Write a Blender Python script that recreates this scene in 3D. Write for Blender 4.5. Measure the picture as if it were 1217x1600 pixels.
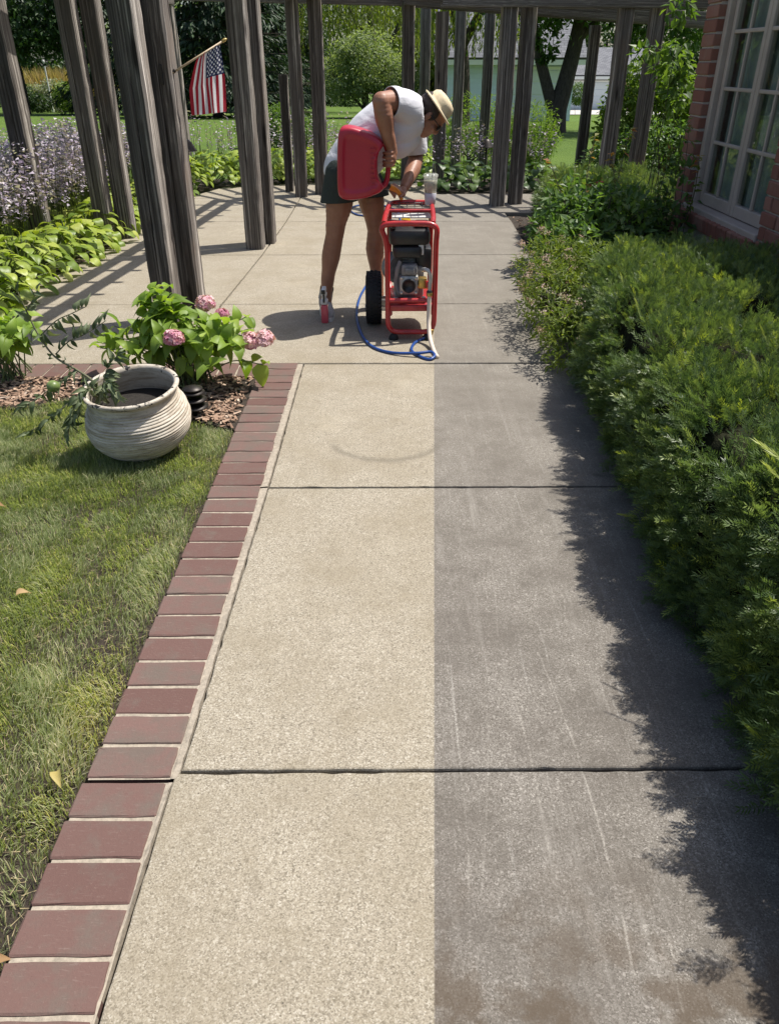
import bpy, bmesh, math, random
import numpy as np
from mathutils import Vector, Matrix, noise as mnoise

for _o in list(bpy.data.objects):
    bpy.data.objects.remove(_o)
rng = np.random.default_rng(7)
random.seed(7)
scene = bpy.context.scene
COL = scene.collection

# ------------------------------------------------------------------ camera
cam = bpy.data.cameras.new('camera')
cam.sensor_fit = 'VERTICAL'
cam.sensor_height = 36.0
cam.lens = 27.0
cam.clip_start = 0.05
cam.clip_end = 1500
cam_o = bpy.data.objects.new('camera', cam)
COL.objects.link(cam_o)
cam_o.location = (0, 0, 1.432)
cam_o.rotation_euler = (math.radians(90 - 30.363), 0, math.radians(-0.474))
scene.camera = cam_o

# ------------------------------------------------------------------ light
SUN_EL = 63.0
SUN_AZ = math.degrees(math.atan2(0.92, 0.39))     # clockwise from +Y
w = bpy.data.worlds.new('World')
scene.world = w
w.use_nodes = True
wn = w.node_tree
wn.nodes.clear()
sky = wn.nodes.new('ShaderNodeTexSky')
sky.sky_type = 'NISHITA'
sky.sun_disc = False
sky.air_density = 0.9
sky.dust_density = 2.2
sky.ozone_density = 0.6
sky.sun_elevation = math.radians(SUN_EL)
sky.sun_rotation = math.radians(SUN_AZ)
bg = wn.nodes.new('ShaderNodeBackground')
bg.inputs['Strength'].default_value = 0.11
wo = wn.nodes.new('ShaderNodeOutputWorld')
wn.links.new(sky.outputs[0], bg.inputs[0])
wn.links.new(bg.outputs[0], wo.inputs[0])
sun = bpy.data.lights.new('sun', 'SUN')
sun.energy = 4.8
sun.angle = math.radians(0.53)
sun.color = (1.0, 0.955, 0.88)
sun_o = bpy.data.objects.new('sun', sun)
COL.objects.link(sun_o)
_el, _az = math.radians(SUN_EL), math.radians(SUN_AZ)
_sd = Vector((math.cos(_el) * math.sin(_az), math.cos(_el) * math.cos(_az), math.sin(_el)))
sun_o.rotation_euler = (-_sd).to_track_quat('-Z', 'Y').to_euler()
sun_o.location = (6, 5, 12)
scene.view_settings.view_transform = 'Standard'
scene.view_settings.look = 'None'
scene.view_settings.exposure = 0.46
scene.view_settings.gamma = 1.0
scene.view_settings.use_curve_mapping = False
scene.render.engine = 'CYCLES'
scene.cycles.max_bounces = 7
scene.cycles.transparent_max_bounces = 8
scene.cycles.use_denoising = True

# ------------------------------------------------------------------ helpers
def tag(o, label=None, cat=None, group=None, kind=None):
    if label: o['label'] = label
    if cat: o['category'] = cat
    if group: o['group'] = group
    if kind: o['kind'] = kind
    return o

def thing(name, label, cat, loc=(0, 0, 0), rz=0.0, group=None):
    o = bpy.data.objects.new(name, None)
    o.empty_display_size = 0.1
    COL.objects.link(o)
    o.location = loc
    o.rotation_euler = (0, 0, rz)
    return tag(o, label, cat, group)

def link(name, me, mat=None, parent=None, loc=None):
    o = bpy.data.objects.new(name, me)
    COL.objects.link(o)
    if mat is not None and not me.materials:
        me.materials.append(mat)
    if parent is not None:
        o.parent = parent
    if loc is not None:
        o.location = loc
    return o

def np_mesh(name, V, F, tint=None, smooth=False):
    """V (n,3) floats, F (m,k) ints, one polygon size"""
    V = np.asarray(V, dtype=np.float32)
    F = np.asarray(F, dtype=np.int32)
    me = bpy.data.meshes.new(name)
    m, k = F.shape
    me.vertices.add(len(V))
    me.vertices.foreach_set('co', V.ravel())
    me.loops.add(m * k)
    me.loops.foreach_set('vertex_index', F.ravel())
    me.polygons.add(m)
    me.polygons.foreach_set('loop_start', np.arange(0, m * k, k, dtype=np.int32))
    me.polygons.foreach_set('loop_total', np.full(m, k, dtype=np.int32))
    me.polygons.foreach_set('use_smooth', np.full(m, smooth, dtype=bool))
    if tint is not None:
        a = me.attributes.new('tint', 'FLOAT', 'POINT')
        a.data.foreach_set('value', np.asarray(tint, dtype=np.float32))
    me.update(calc_edges=True)
    return me

def norm(a):
    return a / np.maximum(np.linalg.norm(a, axis=-1, keepdims=True), 1e-9)

def frames(d, n):
    """rotation matrices whose x axis is d and whose z axis is near n"""
    x = norm(d)
    y = norm(np.cross(n, x))
    z = np.cross(x, y)
    return np.stack([x, y, z], axis=-1)

def scatter(T, F, pos, R, s):
    """copies of template (T,F) at pos with rotation R and scale s -> V, F"""
    T = np.asarray(T, float); F = np.asarray(F, int)
    s = np.asarray(s, float)
    if s.ndim == 1: s = s[:, None]
    P = T[None] * s[:, None, :] if s.shape[1] == 3 else T[None] * s[:, None]
    V = np.einsum('nij,nkj->nki', R, P) + pos[:, None]
    n, k = len(pos), len(T)
    FF = (F[None] + (np.arange(n) * k)[:, None, None]).reshape(-1, F.shape[1])
    return V.reshape(-1, 3), FF

def rand_dirs(n):
    return norm(rng.normal(size=(n, 3)))

class MB:
    """collects primitives, builds ONE mesh object"""
    def __init__(self):
        self.v = []; self.f = []
    def add(self, vs, fs):
        b = len(self.v)
        self.v += [tuple(p) for p in vs]
        self.f += [tuple(i + b for i in q) for q in fs]
        return self
    def box(self, x0, x1, y0, y1, z0, z1, M=None):
        vs = [Vector((x, y, z)) for z in (z0, z1) for y in (y0, y1) for x in (x0, x1)]
        if M is not None: vs = [M @ p for p in vs]
        return self.add(vs, [(0, 2, 3, 1), (4, 5, 7, 6), (0, 1, 5, 4), (2, 6, 7, 3), (0, 4, 6, 2), (1, 3, 7, 5)])
    def bbox(self, x0, x1, y0, y1, z0, z1, b=0.005, M=None):
        """box with chamfered edges"""
        bm = bmesh.new()
        bmesh.ops.create_cube(bm, size=1)
        for v in bm.verts:
            v.co = Vector(((x0 + x1) / 2 + v.co.x * (x1 - x0), (y0 + y1) / 2 + v.co.y * (y1 - y0), (z0 + z1) / 2 + v.co.z * (z1 - z0)))
        bmesh.ops.bevel(bm, geom=bm.edges[:], offset=b, segments=2, affect='EDGES', profile=0.5)
        bm.verts.index_update()
        vs = [(M @ v.co) if M is not None else v.co.copy() for v in bm.verts]
        fs = [[v.index for v in f.verts] for f in bm.faces]
        bm.free()
        return self.add(vs, fs)
    def tube(self, pts, r, n=8, cap=True, closed=False):
        pts = [Vector(p) for p in pts]
        m = len(pts)
        rs = r if isinstance(r, (list, tuple)) else [r] * m
        rings = []
        prev = None
        for i, p in enumerate(pts):
            if closed:
                t = (pts[(i + 1) % m] - pts[i - 1])
            else:
                t = pts[min(i + 1, m - 1)] - pts[max(i - 1, 0)]
            t.normalize()
            if prev is None:
                a = Vector((0, 0, 1)) if abs(t.z) < 0.9 else Vector((1, 0, 0))
                u = t.cross(a).normalized()
            else:
                u = (prev - t * prev.dot(t))
                u = u.normalized() if u.length > 1e-6 else t.orthogonal().normalized()
            prev = u
            w_ = t.cross(u)
            rings.append([p + (u * math.cos(2 * math.pi * k / n) + w_ * math.sin(2 * math.pi * k / n)) * rs[i] for k in range(n)])
        vs = [q for ring in rings for q in ring]
        fs = []
        for i in range(m if closed else m - 1):
            a, b = i * n, ((i + 1) % m) * n
            for k in range(n):
                fs.append((a + k, a + (k + 1) % n, b + (k + 1) % n, b + k))
        if cap and not closed:
            fs.append(tuple(range(n - 1, -1, -1)))
            fs.append(tuple((m - 1) * n + k for k in range(n)))
        return self.add(vs, fs)
    def lathe(self, prof, n=32, c=(0, 0, 0), M=None, close=False):
        vs = []; fs = []
        for (r, z) in prof:
            for k in range(n):
                a = 2 * math.pi * k / n
                vs.append(Vector((r * math.cos(a), r * math.sin(a), z)))
        vs = [(M @ p if M is not None else p) + Vector(c) for p in vs]
        L = len(prof)
        for i in range(L - 1 + (1 if close else 0)):
            a, b = i * n, ((i + 1) % L) * n
            for k in range(n):
                fs.append((a + k, a + (k + 1) % n, b + (k + 1) % n, b + k))
        if not close:
            if prof[0][0] > 1e-5: fs.append(tuple(range(n - 1, -1, -1)))
            if prof[-1][0] > 1e-5: fs.append(tuple((L - 1) * n + k for k in range(n)))
        return self.add(vs, fs)
    def prism(self, poly, z0, z1, M=None):
        n = len(poly)
        vs = [Vector((x, y, z0)) for x, y in poly] + [Vector((x, y, z1)) for x, y in poly]
        if M is not None: vs = [M @ p for p in vs]
        fs = [tuple(range(n - 1, -1, -1)), tuple(range(n, 2 * n))]
        fs += [(i, (i + 1) % n, n + (i + 1) % n, n + i) for i in range(n)]
        return self.add(vs, fs)
    def mesh(self, name, mat=None, smooth=False):
        me = bpy.data.meshes.new(name)
        me.from_pydata(self.v, [], self.f)
        if smooth:
            me.polygons.foreach_set('use_smooth', [True] * len(me.polygons))
        if mat is not None: me.materials.append(mat)
        me.update()
        return me
    def build(self, name, mat, parent=None, smooth=False, loc=None):
        return link(name, self.mesh(name, mat, smooth), None, parent, loc)

def auto_smooth(o, deg=35):
    me = o.data
    me.polygons.foreach_set('use_smooth', [True] * len(me.polygons))
    bm = bmesh.new(); bm.from_mesh(me)
    for e in bm.edges:
        if len(e.link_faces) == 2 and e.calc_face_angle(0) > math.radians(deg):
            e.smooth = False
    bm.to_mesh(me); bm.free()
    return o

def smooth_path(pts, per=6):
    """Catmull-Rom through pts"""
    P = [Vector(p) for p in pts]
    out = []
    for i in range(len(P) - 1):
        p0, p1, p2, p3 = P[max(i - 1, 0)], P[i], P[i + 1], P[min(i + 2, len(P) - 1)]
        for k in range(per):
            t = k / per
            out.append(0.5 * ((2 * p1) + (p2 - p0) * t + (2 * p0 - 5 * p1 + 4 * p2 - p3) * t * t + (3 * p1 - p0 - 3 * p2 + p3) * t ** 3))
    out.append(P[-1])
    return out

# ------------------------------------------------------------------ materials
def newmat(name):
    m = bpy.data.materials.new(name)
    m.use_nodes = True
    nt = m.node_tree
    return m, nt, nt.nodes['Principled BSDF']

def nd(nt, typ, ins=None, **at):
    n = nt.nodes.new(typ)
    for k, v in at.items(): setattr(n, k, v)
    for k, v in (ins or {}).items():
        if hasattr(v, 'node'): nt.links.new(v, n.inputs[k])
        else: n.inputs[k].default_value = v
    return n

def ramp(nt, fac, stops):
    r = nt.nodes.new('ShaderNodeValToRGB')
    nt.links.new(fac, r.inputs[0])
    e = r.color_ramp.elements
    while len(e) < len(stops): e.new(0.5)
    for i, (p, c) in enumerate(stops):
        e[i].position = p
        e[i].color = (c[0], c[1], c[2], 1) if isinstance(c, (tuple, list)) else (c, c, c, 1)
    return r.outputs[0]

def mix(nt, fac, a, b, mode='MIX'):
    n = nt.nodes.new('ShaderNodeMix')
    n.data_type = 'RGBA'; n.blend_type = mode
    for s, v in ((n.inputs[0], fac), (n.inputs[6], a), (n.inputs[7], b)):
        if hasattr(v, 'node'): nt.links.new(v, s)
        else: s.default_value = v if not isinstance(v, tuple) else (v[0], v[1], v[2], 1)
    return n.outputs[2]

def mathn(nt, op, a, b=0.0, c=0.0):
    n = nt.nodes.new('ShaderNodeMath'); n.operation = op
    for s, v in zip(n.inputs, (a, b, c)):
        if hasattr(v, 'node'): nt.links.new(v, s)
        else: s.default_value = v
    return n.outputs[0]

def coords(nt, kind='Object', scale=(1, 1, 1), rot=(0, 0, 0)):
    if kind == 'World':
        o = nd(nt, 'ShaderNodeNewGeometry').outputs['Position']
    else:
        o = nd(nt, 'ShaderNodeTexCoord').outputs[kind]
    mp = nd(nt, 'ShaderNodeMapping', {'Vector': o, 'Scale': scale, 'Rotation': rot})
    return mp.outputs[0]

def noise_t(nt, vec, scale, detail=4, rough=0.55, dist=0.0):
    return nd(nt, 'ShaderNodeTexNoise', {'Vector': vec, 'Scale': scale, 'Detail': detail, 'Roughness': rough, 'Distortion': dist}).outputs['Fac']

def bump(nt, bsdf, h, strength=0.3, dist=0.01):
    b = nd(nt, 'ShaderNodeBump', {'Height': h, 'Strength': strength, 'Distance': dist})
    nt.links.new(b.outputs[0], bsdf.inputs['Normal'])

def simple(name, col, rough=0.6, metal=0.0, var=0.0, scale=8.0, bstr=0.0, spec=0.5, coat=0.0, bscale=None):
    m, nt, b = newmat(name)
    b.inputs['Roughness'].default_value = rough
    b.inputs['Metallic'].default_value = metal
    b.inputs['Specular IOR Level'].default_value = spec
    b.inputs['Coat Weight'].default_value = coat
    if var > 0 or bstr > 0:
        v = coords(nt)
        n1 = noise_t(nt, v, scale, 5, 0.6)
        lo = tuple(max(c * (1 - var), 0) for c in col); hi = tuple(c * (1 + var) for c in col)
        nt.links.new(ramp(nt, n1, [(0.3, lo), (0.7, hi)]), b.inputs['Base Color'])
        if bstr > 0:
            bump(nt, b, noise_t(nt, v, bscale or scale * 4, 4, 0.6), bstr, 0.004)
    else:
        b.inputs['Base Color'].default_value = (*col, 1)
    return m

def leafmat(name, stops, rough=0.42, trans=0.35, src='tint', tcol=1.6, spec=0.4, vein=False):
    """stops: list of (pos,colour); tint attribute or per-object random chooses the leaf's own colour"""
    m, nt, b = newmat(name)
    out = nt.nodes['Material Output']
    if src == 'tint':
        f = nd(nt, 'ShaderNodeAttribute', attribute_name='tint').outputs['Fac']
    else:
        f = nd(nt, 'ShaderNodeObjectInfo').outputs['Random']
    c = ramp(nt, f, stops)
    if vein:
        v = coords(nt)
        n1 = noise_t(nt, v, 30, 3)
        c = mix(nt, mathn(nt, 'MULTIPLY', n1, 0.35), c, (0.10, 0.17, 0.03))
    nt.links.new(c, b.inputs['Base Color'])
    b.inputs['Roughness'].default_value = rough
    b.inputs['Specular IOR Level'].default_value = spec
    t = nd(nt, 'ShaderNodeBsdfTranslucent')
    tc = mix(nt, 1.0, c, (tcol * 1.05, tcol * 1.1, tcol * 0.45), 'MULTIPLY')
    nt.links.new(tc, t.inputs['Color'])
    ms = nd(nt, 'ShaderNodeMixShader', {'Fac': trans})
    nt.links.new(b.outputs[0], ms.inputs[1]); nt.links.new(t.outputs[0], ms.inputs[2])
    nt.links.new(ms.outputs[0], out.inputs['Surface'])
    return m

# terrain: level round the paths, falling gently beyond them
def gz(y):
    return 0.0 if y < 12 else -0.03 * (y - 12)
# ================================================================== SETTING: ground, lawn, beds, paths
def mat_lawn():
    m, nt, b = newmat('lawn_turf')
    v = coords(nt, 'World')
    n1 = noise_t(nt, v, 0.35, 4, 0.6)
    n2 = noise_t(nt, v, 9.0, 5, 0.7)
    n3 = noise_t(nt, v, 60.0, 3, 0.7)
    c = ramp(nt, n1, [(0.3, (0.075, 0.135, 0.022)), (0.7, (0.115, 0.185, 0.030))])
    c = mix(nt, mathn(nt, 'MULTIPLY', n2, 0.5), c, (0.045, 0.085, 0.015))
    c = mix(nt, mathn(nt, 'MULTIPLY', n3, 0.35), c, (0.15, 0.20, 0.05))
    nt.links.new(c, b.inputs['Base Color'])
    b.inputs['Roughness'].default_value = 0.9
    b.inputs['Specular IOR Level'].default_value = 0.15
    bump(nt, b, n3, 0.8, 0.03)
    return m
M_lawn = mat_lawn()

def mat_soil():
    m, nt, b = newmat('soil')
    v = coords(nt, 'World')
    n = noise_t(nt, v, 30, 6, 0.7)
    nt.links.new(ramp(nt, n, [(0.3, (0.022, 0.016, 0.011)), (0.7, (0.075, 0.055, 0.038))]), b.inputs['Base Color'])
    b.inputs['Roughness'].default_value = 0.95
    bump(nt, b, noise_t(nt, v, 90, 5, 0.7), 0.9, 0.02)
    return m
M_soil = mat_soil()

# wide lawn sheet, one piece, out to the horizon
mb = MB()
ys = [-40, 3.35, 5, 12, 14, 20, 30, 45, 70, 110, 180, 320, 600]
xs = [-400, -120, -40, -12, -3.9, 12, 40, 120, 400]
vs = [(x, y, gz(y) - 0.035) for y in ys for x in xs]
nx = len(xs)
fs = [(j * nx + i, j * nx + i + 1, (j + 1) * nx + i + 1, (j + 1) * nx + i) for j in range(len(ys) - 1) for i in range(nx - 1)]
mb.add(vs, fs)
tag(mb.build('lawn', M_lawn), kind='structure')

def sheet(name, poly, z, mat):
    o = MB().add([(x, y, z) for x, y in poly], [tuple(range(len(poly)))]).build(name, mat)
    return tag(o, kind='structure')

# planting beds
sheet('front_bed', [(-3.2, 3.42), (-2.0, 3.40), (-1.5, 3.56), (-1.1, 3.42), (-0.78, 3.26), (-0.66, 3.2), (-0.66, 4.04), (-3.2, 4.04)], -0.012, M_soil)
sheet('hosta_bed', [(-4.1, 3.6), (-2.2, 4.06), (-2.62, 5.2), (-2.44, 6.0), (-2.40, 10.5), (-2.2, 11.0), (-0.9, 11.35), (0.58, 11.7), (0.60, 10.34), (4.2, 10.34), (4.8, 12.0), (2.0, 12.0), (-1.0, 12.0), (-3.2, 12.0), (-4.1, 10)], -0.022, M_soil)
sheet('house_bed', [(0.96, -1.5), (2.42, -1.5), (2.42, 6.75), (3.4, 6.9), (3.4, 8.8), (1.3, 8.8), (1.3, 6.4), (1.02, 4.4), (0.96, 2.0)], -0.02, M_soil)
sheet('joint_soil', [(-2.7, -1.0), (1.6, -1.0), (1.6, 8.9), (4.2, 8.9), (4.2, 10.4), (0.6, 10.4), (0.6, 11.6), (-2.6, 11.1)], -0.032, M_soil)

# ---------------------------------------------------------------- concrete
def mat_concrete():
    m, nt, b = newmat('broomed_concrete')
    v = coords(nt, 'World')
    g = nd(nt, 'ShaderNodeNewGeometry').outputs['Position']
    sx = nd(nt, 'ShaderNodeSeparateXYZ', {'Vector': g})
    X, Y = sx.outputs[0], sx.outputs[1]
    big = noise_t(nt, v, 1.6, 5, 0.6)
    med = noise_t(nt, v, 14, 5, 0.65)
    gr = noise_t(nt, v, 230, 4, 0.8)
    gr2 = noise_t(nt, v, 360, 2, 0.6)
    # aggregate: each grain its own tone
    vor = nd(nt, 'ShaderNodeTexVoronoi', {'Vector': v, 'Scale': 380.0})
    gv = nd(nt, 'ShaderNodeSeparateColor', {'Color': vor.outputs['Color']}).outputs[0]
    vor2 = nd(nt, 'ShaderNodeTexVoronoi', {'Vector': v, 'Scale': 210.0})
    gv2 = nd(nt, 'ShaderNodeSeparateColor', {'Color': vor2.outputs['Color']}).outputs[0]
    # washed side
    c1 = ramp(nt, gr, [(0.36, (0.13, 0.11, 0.082)), (0.46, (0.270, 0.236, 0.184)), (0.55, (0.335, 0.296, 0.232)), (0.66, (0.58, 0.54, 0.46))])
    c1 = mix(nt, 0.62, c1, ramp(nt, gv, [(0.0, (0.070, 0.060, 0.045)), (0.16, (0.18, 0.157, 0.12)), (0.5, (0.33, 0.292, 0.230)), (0.85, (0.43, 0.39, 0.31)), (1.0, (0.62, 0.58, 0.50))]))
    c1 = mix(nt, ramp(nt, gv2, [(0.965, 0.0), (0.975, 0.55)]), c1, (0.56, 0.52, 0.44))
    c1 = mix(nt, ramp(nt, gv2, [(0.03, 0.6), (0.045, 0.0)]), c1, (0.10, 0.085, 0.065))
    c1 = mix(nt, ramp(nt, noise_t(nt, v, 3.3, 7, 0.72), [(0.44, 0.0), (0.66, 0.55)]), c1, (0.225, 0.190, 0.132))
    c1 = mix(nt, ramp(nt, noise_t(nt, v, 2.1, 6, 0.7, .4), [(0.56, 0.0), (0.72, 0.45)]), c1, (0.42, 0.375, 0.29))
    c1 = mix(nt, mathn(nt, 'MULTIPLY', big, 0.40), c1, (0.250, 0.212, 0.150))
    c1 = mix(nt, ramp(nt, med, [(0.52, 0.0), (0.78, 0.42)]), c1, (0.20, 0.172, 0.128))
    # unwashed side: grey film, pale rubbed streaks along the walk
    vs_ = nd(nt, 'ShaderNodeMapping', {'Vector': g, 'Scale': (26, 1.1, 1), 'Rotation': (0, 0, math.radians(3))}).outputs[0]
    st = noise_t(nt, vs_, 1.0, 6, 0.7)
    vs2 = nd(nt, 'ShaderNodeMapping', {'Vector': g, 'Scale': (70, 1.6, 1), 'Rotation': (0, 0, math.radians(-4))}).outputs[0]
    st2 = noise_t(nt, vs2, 1.0, 5, 0.7, 0.4)
    c2 = ramp(nt, gr, [(0.35, (0.088, 0.076, 0.062)), (0.46, (0.172, 0.154, 0.128)), (0.56, (0.225, 0.203, 0.170)), (0.67, (0.46, 0.43, 0.375))])
    c2 = mix(nt, 0.62, c2, ramp(nt, gv, [(0.0, (0.045, 0.040, 0.035)), (0.2, (0.120, 0.108, 0.094)), (0.6, (0.200, 0.184, 0.165)), (0.88, (0.27, 0.25, 0.225)), (1.0, (0.46, 0.43, 0.39))]))
    c2 = mix(nt, ramp(nt, gv2, [(0.965, 0.0), (0.975, 0.55)]), c2, (0.42, 0.39, 0.35))
    c2 = mix(nt, ramp(nt, noise_t(nt, v, 5.0, 6, 0.75), [(0.42, 0.0), (0.62, 0.6)]), c2, (0.098, 0.086, 0.072))
    c2 = mix(nt, mathn(nt, 'MULTIPLY', ramp(nt, st, [(0.54, 0.0), (0.74, 0.42)]), ramp(nt, med, [(0.35, 0.3), (0.6, 1.0)])), c2, (0.40, 0.375, 0.335))
    c2 = mix(nt, mathn(nt, 'MULTIPLY', ramp(nt, st2, [(0.60, 0.0), (0.72, 0.6)]), ramp(nt, gr, [(0.42, 0.0), (0.55, 1.0)])), c2, (0.46, 0.44, 0.40))
    c2 = mix(nt, ramp(nt, big, [(0.38, 0.0), (0.70, 0.60)]), c2, (0.112, 0.098, 0.085))
    # brown damp-dirt blotches where the walk is dirtiest (near end)
    near = ramp(nt, mathn(nt, 'MULTIPLY', Y, 0.5), [(0.34, 1.0), (0.52, 0.0)])
    blot = ramp(nt, noise_t(nt, v, 7.5, 4, 0.6), [(0.46, 0.0), (0.58, 0.85)])
    c2 = mix(nt, mathn(nt, 'MULTIPLY', near, blot), c2, (0.090, 0.068, 0.048))
    # farther along, the film is thinner
    far = ramp(nt, mathn(nt, 'MULTIPLY', Y, 0.1), [(0.16, 0.0), (0.50, 0.40)])
    c2 = mix(nt, far, c2, (0.262, 0.238, 0.196))
    # a few long pale scratches
    def scratch(x0, y0, x1, y1, wob, wd, st_):
        t_ = mathn(nt, 'DIVIDE', mathn(nt, 'SUBTRACT', Y, y0), y1 - y0)
        xe = mathn(nt, 'MULTIPLY_ADD', t_, x1 - x0, x0)
        xe = mathn(nt, 'ADD', xe, mathn(nt, 'MULTIPLY', mathn(nt, 'SINE', mathn(nt, 'MULTIPLY', t_, 3.1)), wob))
        xe = mathn(nt, 'MULTIPLY_ADD', med, 0.012, xe)
        dd_ = mathn(nt, 'ABSOLUTE', mathn(nt, 'SUBTRACT', X, xe))
        inside = mathn(nt, 'MULTIPLY', mathn(nt, 'GREATER_THAN', t_, 0.0), mathn(nt, 'LESS_THAN', t_, 1.0))
        f_ = mathn(nt, 'MULTIPLY', ramp(nt, dd_, [(wd * .4, st_), (wd, 0.0)]), inside)
        return mathn(nt, 'MULTIPLY', f_, mathn(nt, 'MULTIPLY', ramp(nt, gr, [(0.40, 0.0), (0.52, 1.0)]), ramp(nt, noise_t(nt, v, 9, 3, .6), [(.38, .15), (.6, 1.0)])))
    for a_ in ((0.425, 1.66, 0.445, 0.77, 0.022, .0026, .55), (0.160, 1.69, 0.145, 0.74, 0.02, .0024, .30), (0.332, 1.48, 0.335, 1.03, .008, .002, .35), (0.257, 1.42, 0.15, 0.74, .006, .002, .28), (0.532, 0.85, 0.511, 0.71, .0, .002, .35), (0.352, 2.22, 0.32, 1.72, .004, .002, .25)):
        c2 = mix(nt, scratch(*a_), c2, (0.46, 0.43, 0.38))
    # straight edge where the washing stopped
    e = mathn(nt, 'SUBTRACT', X, mathn(nt, 'MULTIPLY_ADD', Y, 0.0582, 0.0425))
    e = mathn(nt, 'MULTIPLY_ADD', e, 300.0, 0.5)
    ecl = nd(nt, 'ShaderNodeClamp', {'Value': e}).outputs[0]
    c = mix(nt, ecl, c1, c2)
    # faint curved scuff left by a dragged wheel
    sc_ = nd(nt, 'ShaderNodeVectorMath', operation='DISTANCE'); nt.links.new(g, sc_.inputs[0]); sc_.inputs[1].default_value = (0.01, 3.12, 0)
    rg = mathn(nt, 'ABSOLUTE', mathn(nt, 'SUBTRACT', mathn(nt, 'ADD', sc_.outputs['Value'], mathn(nt, 'MULTIPLY', med, 0.05)), 0.275))
    arc = mathn(nt, 'MULTIPLY', ramp(nt, rg, [(0.004, 0.5), (0.03, 0.0)]), ramp(nt, mathn(nt, 'SUBTRACT', 3.06, Y), [(0.0, 0.0), (0.08, 1.0)]))
    c = mix(nt, arc, c, (0.13, 0.115, 0.09))
    # pits
    pit = nd(nt, 'ShaderNodeTexVoronoi', {'Vector': v, 'Scale': 28.0}).outputs['Distance']
    c = mix(nt, ramp(nt, pit, [(0.035, 0.85), (0.06, 0.0)]), c, (0.07, 0.06, 0.05))
    nt.links.new(c, b.inputs['Base Color'])
    b.inputs['Roughness'].default_value = 0.92
    b.inputs['Specular IOR Level'].default_value = 0.2
    h = mathn(nt, 'ADD', gr, mathn(nt, 'MULTIPLY', gr2, 0.6))
    bump(nt, b, h, 0.35, 0.004)
    return m
M_conc = mat_concrete()

walk = tag(bpy.data.objects.new('concrete_walk', None), kind='structure')
COL.objects.link(walk)

def slab(poly, tilt=0.0):
    """a cast slab: outline with slightly chipped edges, tooled rounded rim, real thickness"""
    out = []
    n = len(poly)
    for i in range(n):
        a, c = Vector(poly[i]), Vector(poly[(i + 1) % n])
        L = (c - a).length
        k = max(2, int(L / 0.03))
        for j in range(k):
            p = a.lerp(c, j / k)
            nr = Vector((-(c - a).y, (c - a).x)).normalized()
            chip = (random.random() ** 8) * 0.005 if 0 < j else 0.0
            out.append(p + nr * (random.uniform(0.0, 0.0015) + chip))
    N = len(out)
    cx = sum(p.x for p in out) / N; cy = sum(p.y for p in out) / N
    cc = Vector((cx, cy))
    def ins(p, d):
        v = cc - p
        return p + v.normalized() * d
    vs = [(p.x, p.y, -0.09) for p in out] + [(p.x, p.y, -0.006) for p in out] + [(ins(p, 0.0015).x, ins(p, 0.0015).y, -0.0012) for p in out] + [(ins(p, 0.005).x, ins(p, 0.005).y, tilt) for p in out]
    fs = []
    for r in range(3):
        for i in range(N):
            j = (i + 1) % N
            fs.append((r * N + i, r * N + j, (r + 1) * N + j, (r + 1) * N + i))
    fs.append(tuple(3 * N + i for i in range(N)))
    o = MB().add(vs, fs).build('slab', M_conc, walk)
    return o

g_ = 0.0055
def rect(x0, x1, y0, y1, gl=g_, gr=g_, gb=g_, gt=g_):
    return [(x0 + gl, y0 + gb), (x1 - gr, y0 + gb), (x1 - gr, y1 - gt), (x0 + gl, y1 - gt)]
slab([(-0.516, -0.6), (0.98, -0.6), (0.98, 1.243), (-0.489, 1.243)])
slab([(-0.477, 1.2490), (0.98, 1.2490), (1.00, 2.630), (-0.450, 2.630)], 0.001)
slab([(-0.448, 2.640), (1.00, 2.640), (1.05, 4.056), (-0.437, 4.056)])
XM = 1.28
slab([(-1.10, 4.066), (XM, 4.066), (XM, 5.262), (-1.10, 5.262)], 0.002)
slab([(-1.10, 5.274), (XM, 5.274), (XM, 6.826), (-1.035, 6.826)])
slab([(-1.035, 6.835), (XM, 6.835), (XM + .06, 8.43), (-1.00, 8.43)])
slab([(-1.00, 8.438), (XM + .06, 8.438), (XM + .06, 8.95), (0.575, 8.95), (0.575, 10.0), (-1.00, 10.0)])
slab([(-1.00, 10.008), (0.585, 10.008), (0.585, 11.65), (-1.00, 11.32)])
slab([(0.583, 8.958), (1.93, 8.958), (1.93, 10.36), (0.595, 10.36)])
slab([(1.938, 8.958), (3.3, 8.958), (3.3, 10.36), (1.938, 10.36)])
slab([(3.308, 8.958), (4.7, 8.958), (4.7, 10.36), (3.308, 10.36)])
slab([(-2.30, 4.070), (-1.11, 4.070), (-1.11, 5.262), (-2.62, 5.262)], 0.002)
slab([(-3.7, 4.070), (-2.31, 4.070), (-2.63, 5.262), (-2.9, 5.262)])
slab([(-2.62, 5.270), (-1.11, 5.270), (-1.044, 6.826), (-2.46, 6.826)])
slab([(-2.46, 6.835), (-1.044, 6.835), (-1.009, 8.43), (-2.42, 8.43)])
slab([(-2.42, 8.438), (-1.009, 8.438), (-1.009, 10.0), (-2.42, 10.0)])
slab([(-2.42, 10.008), (-1.009, 10.008), (-1.009, 11.31), (-2.1, 11.0)])

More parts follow.
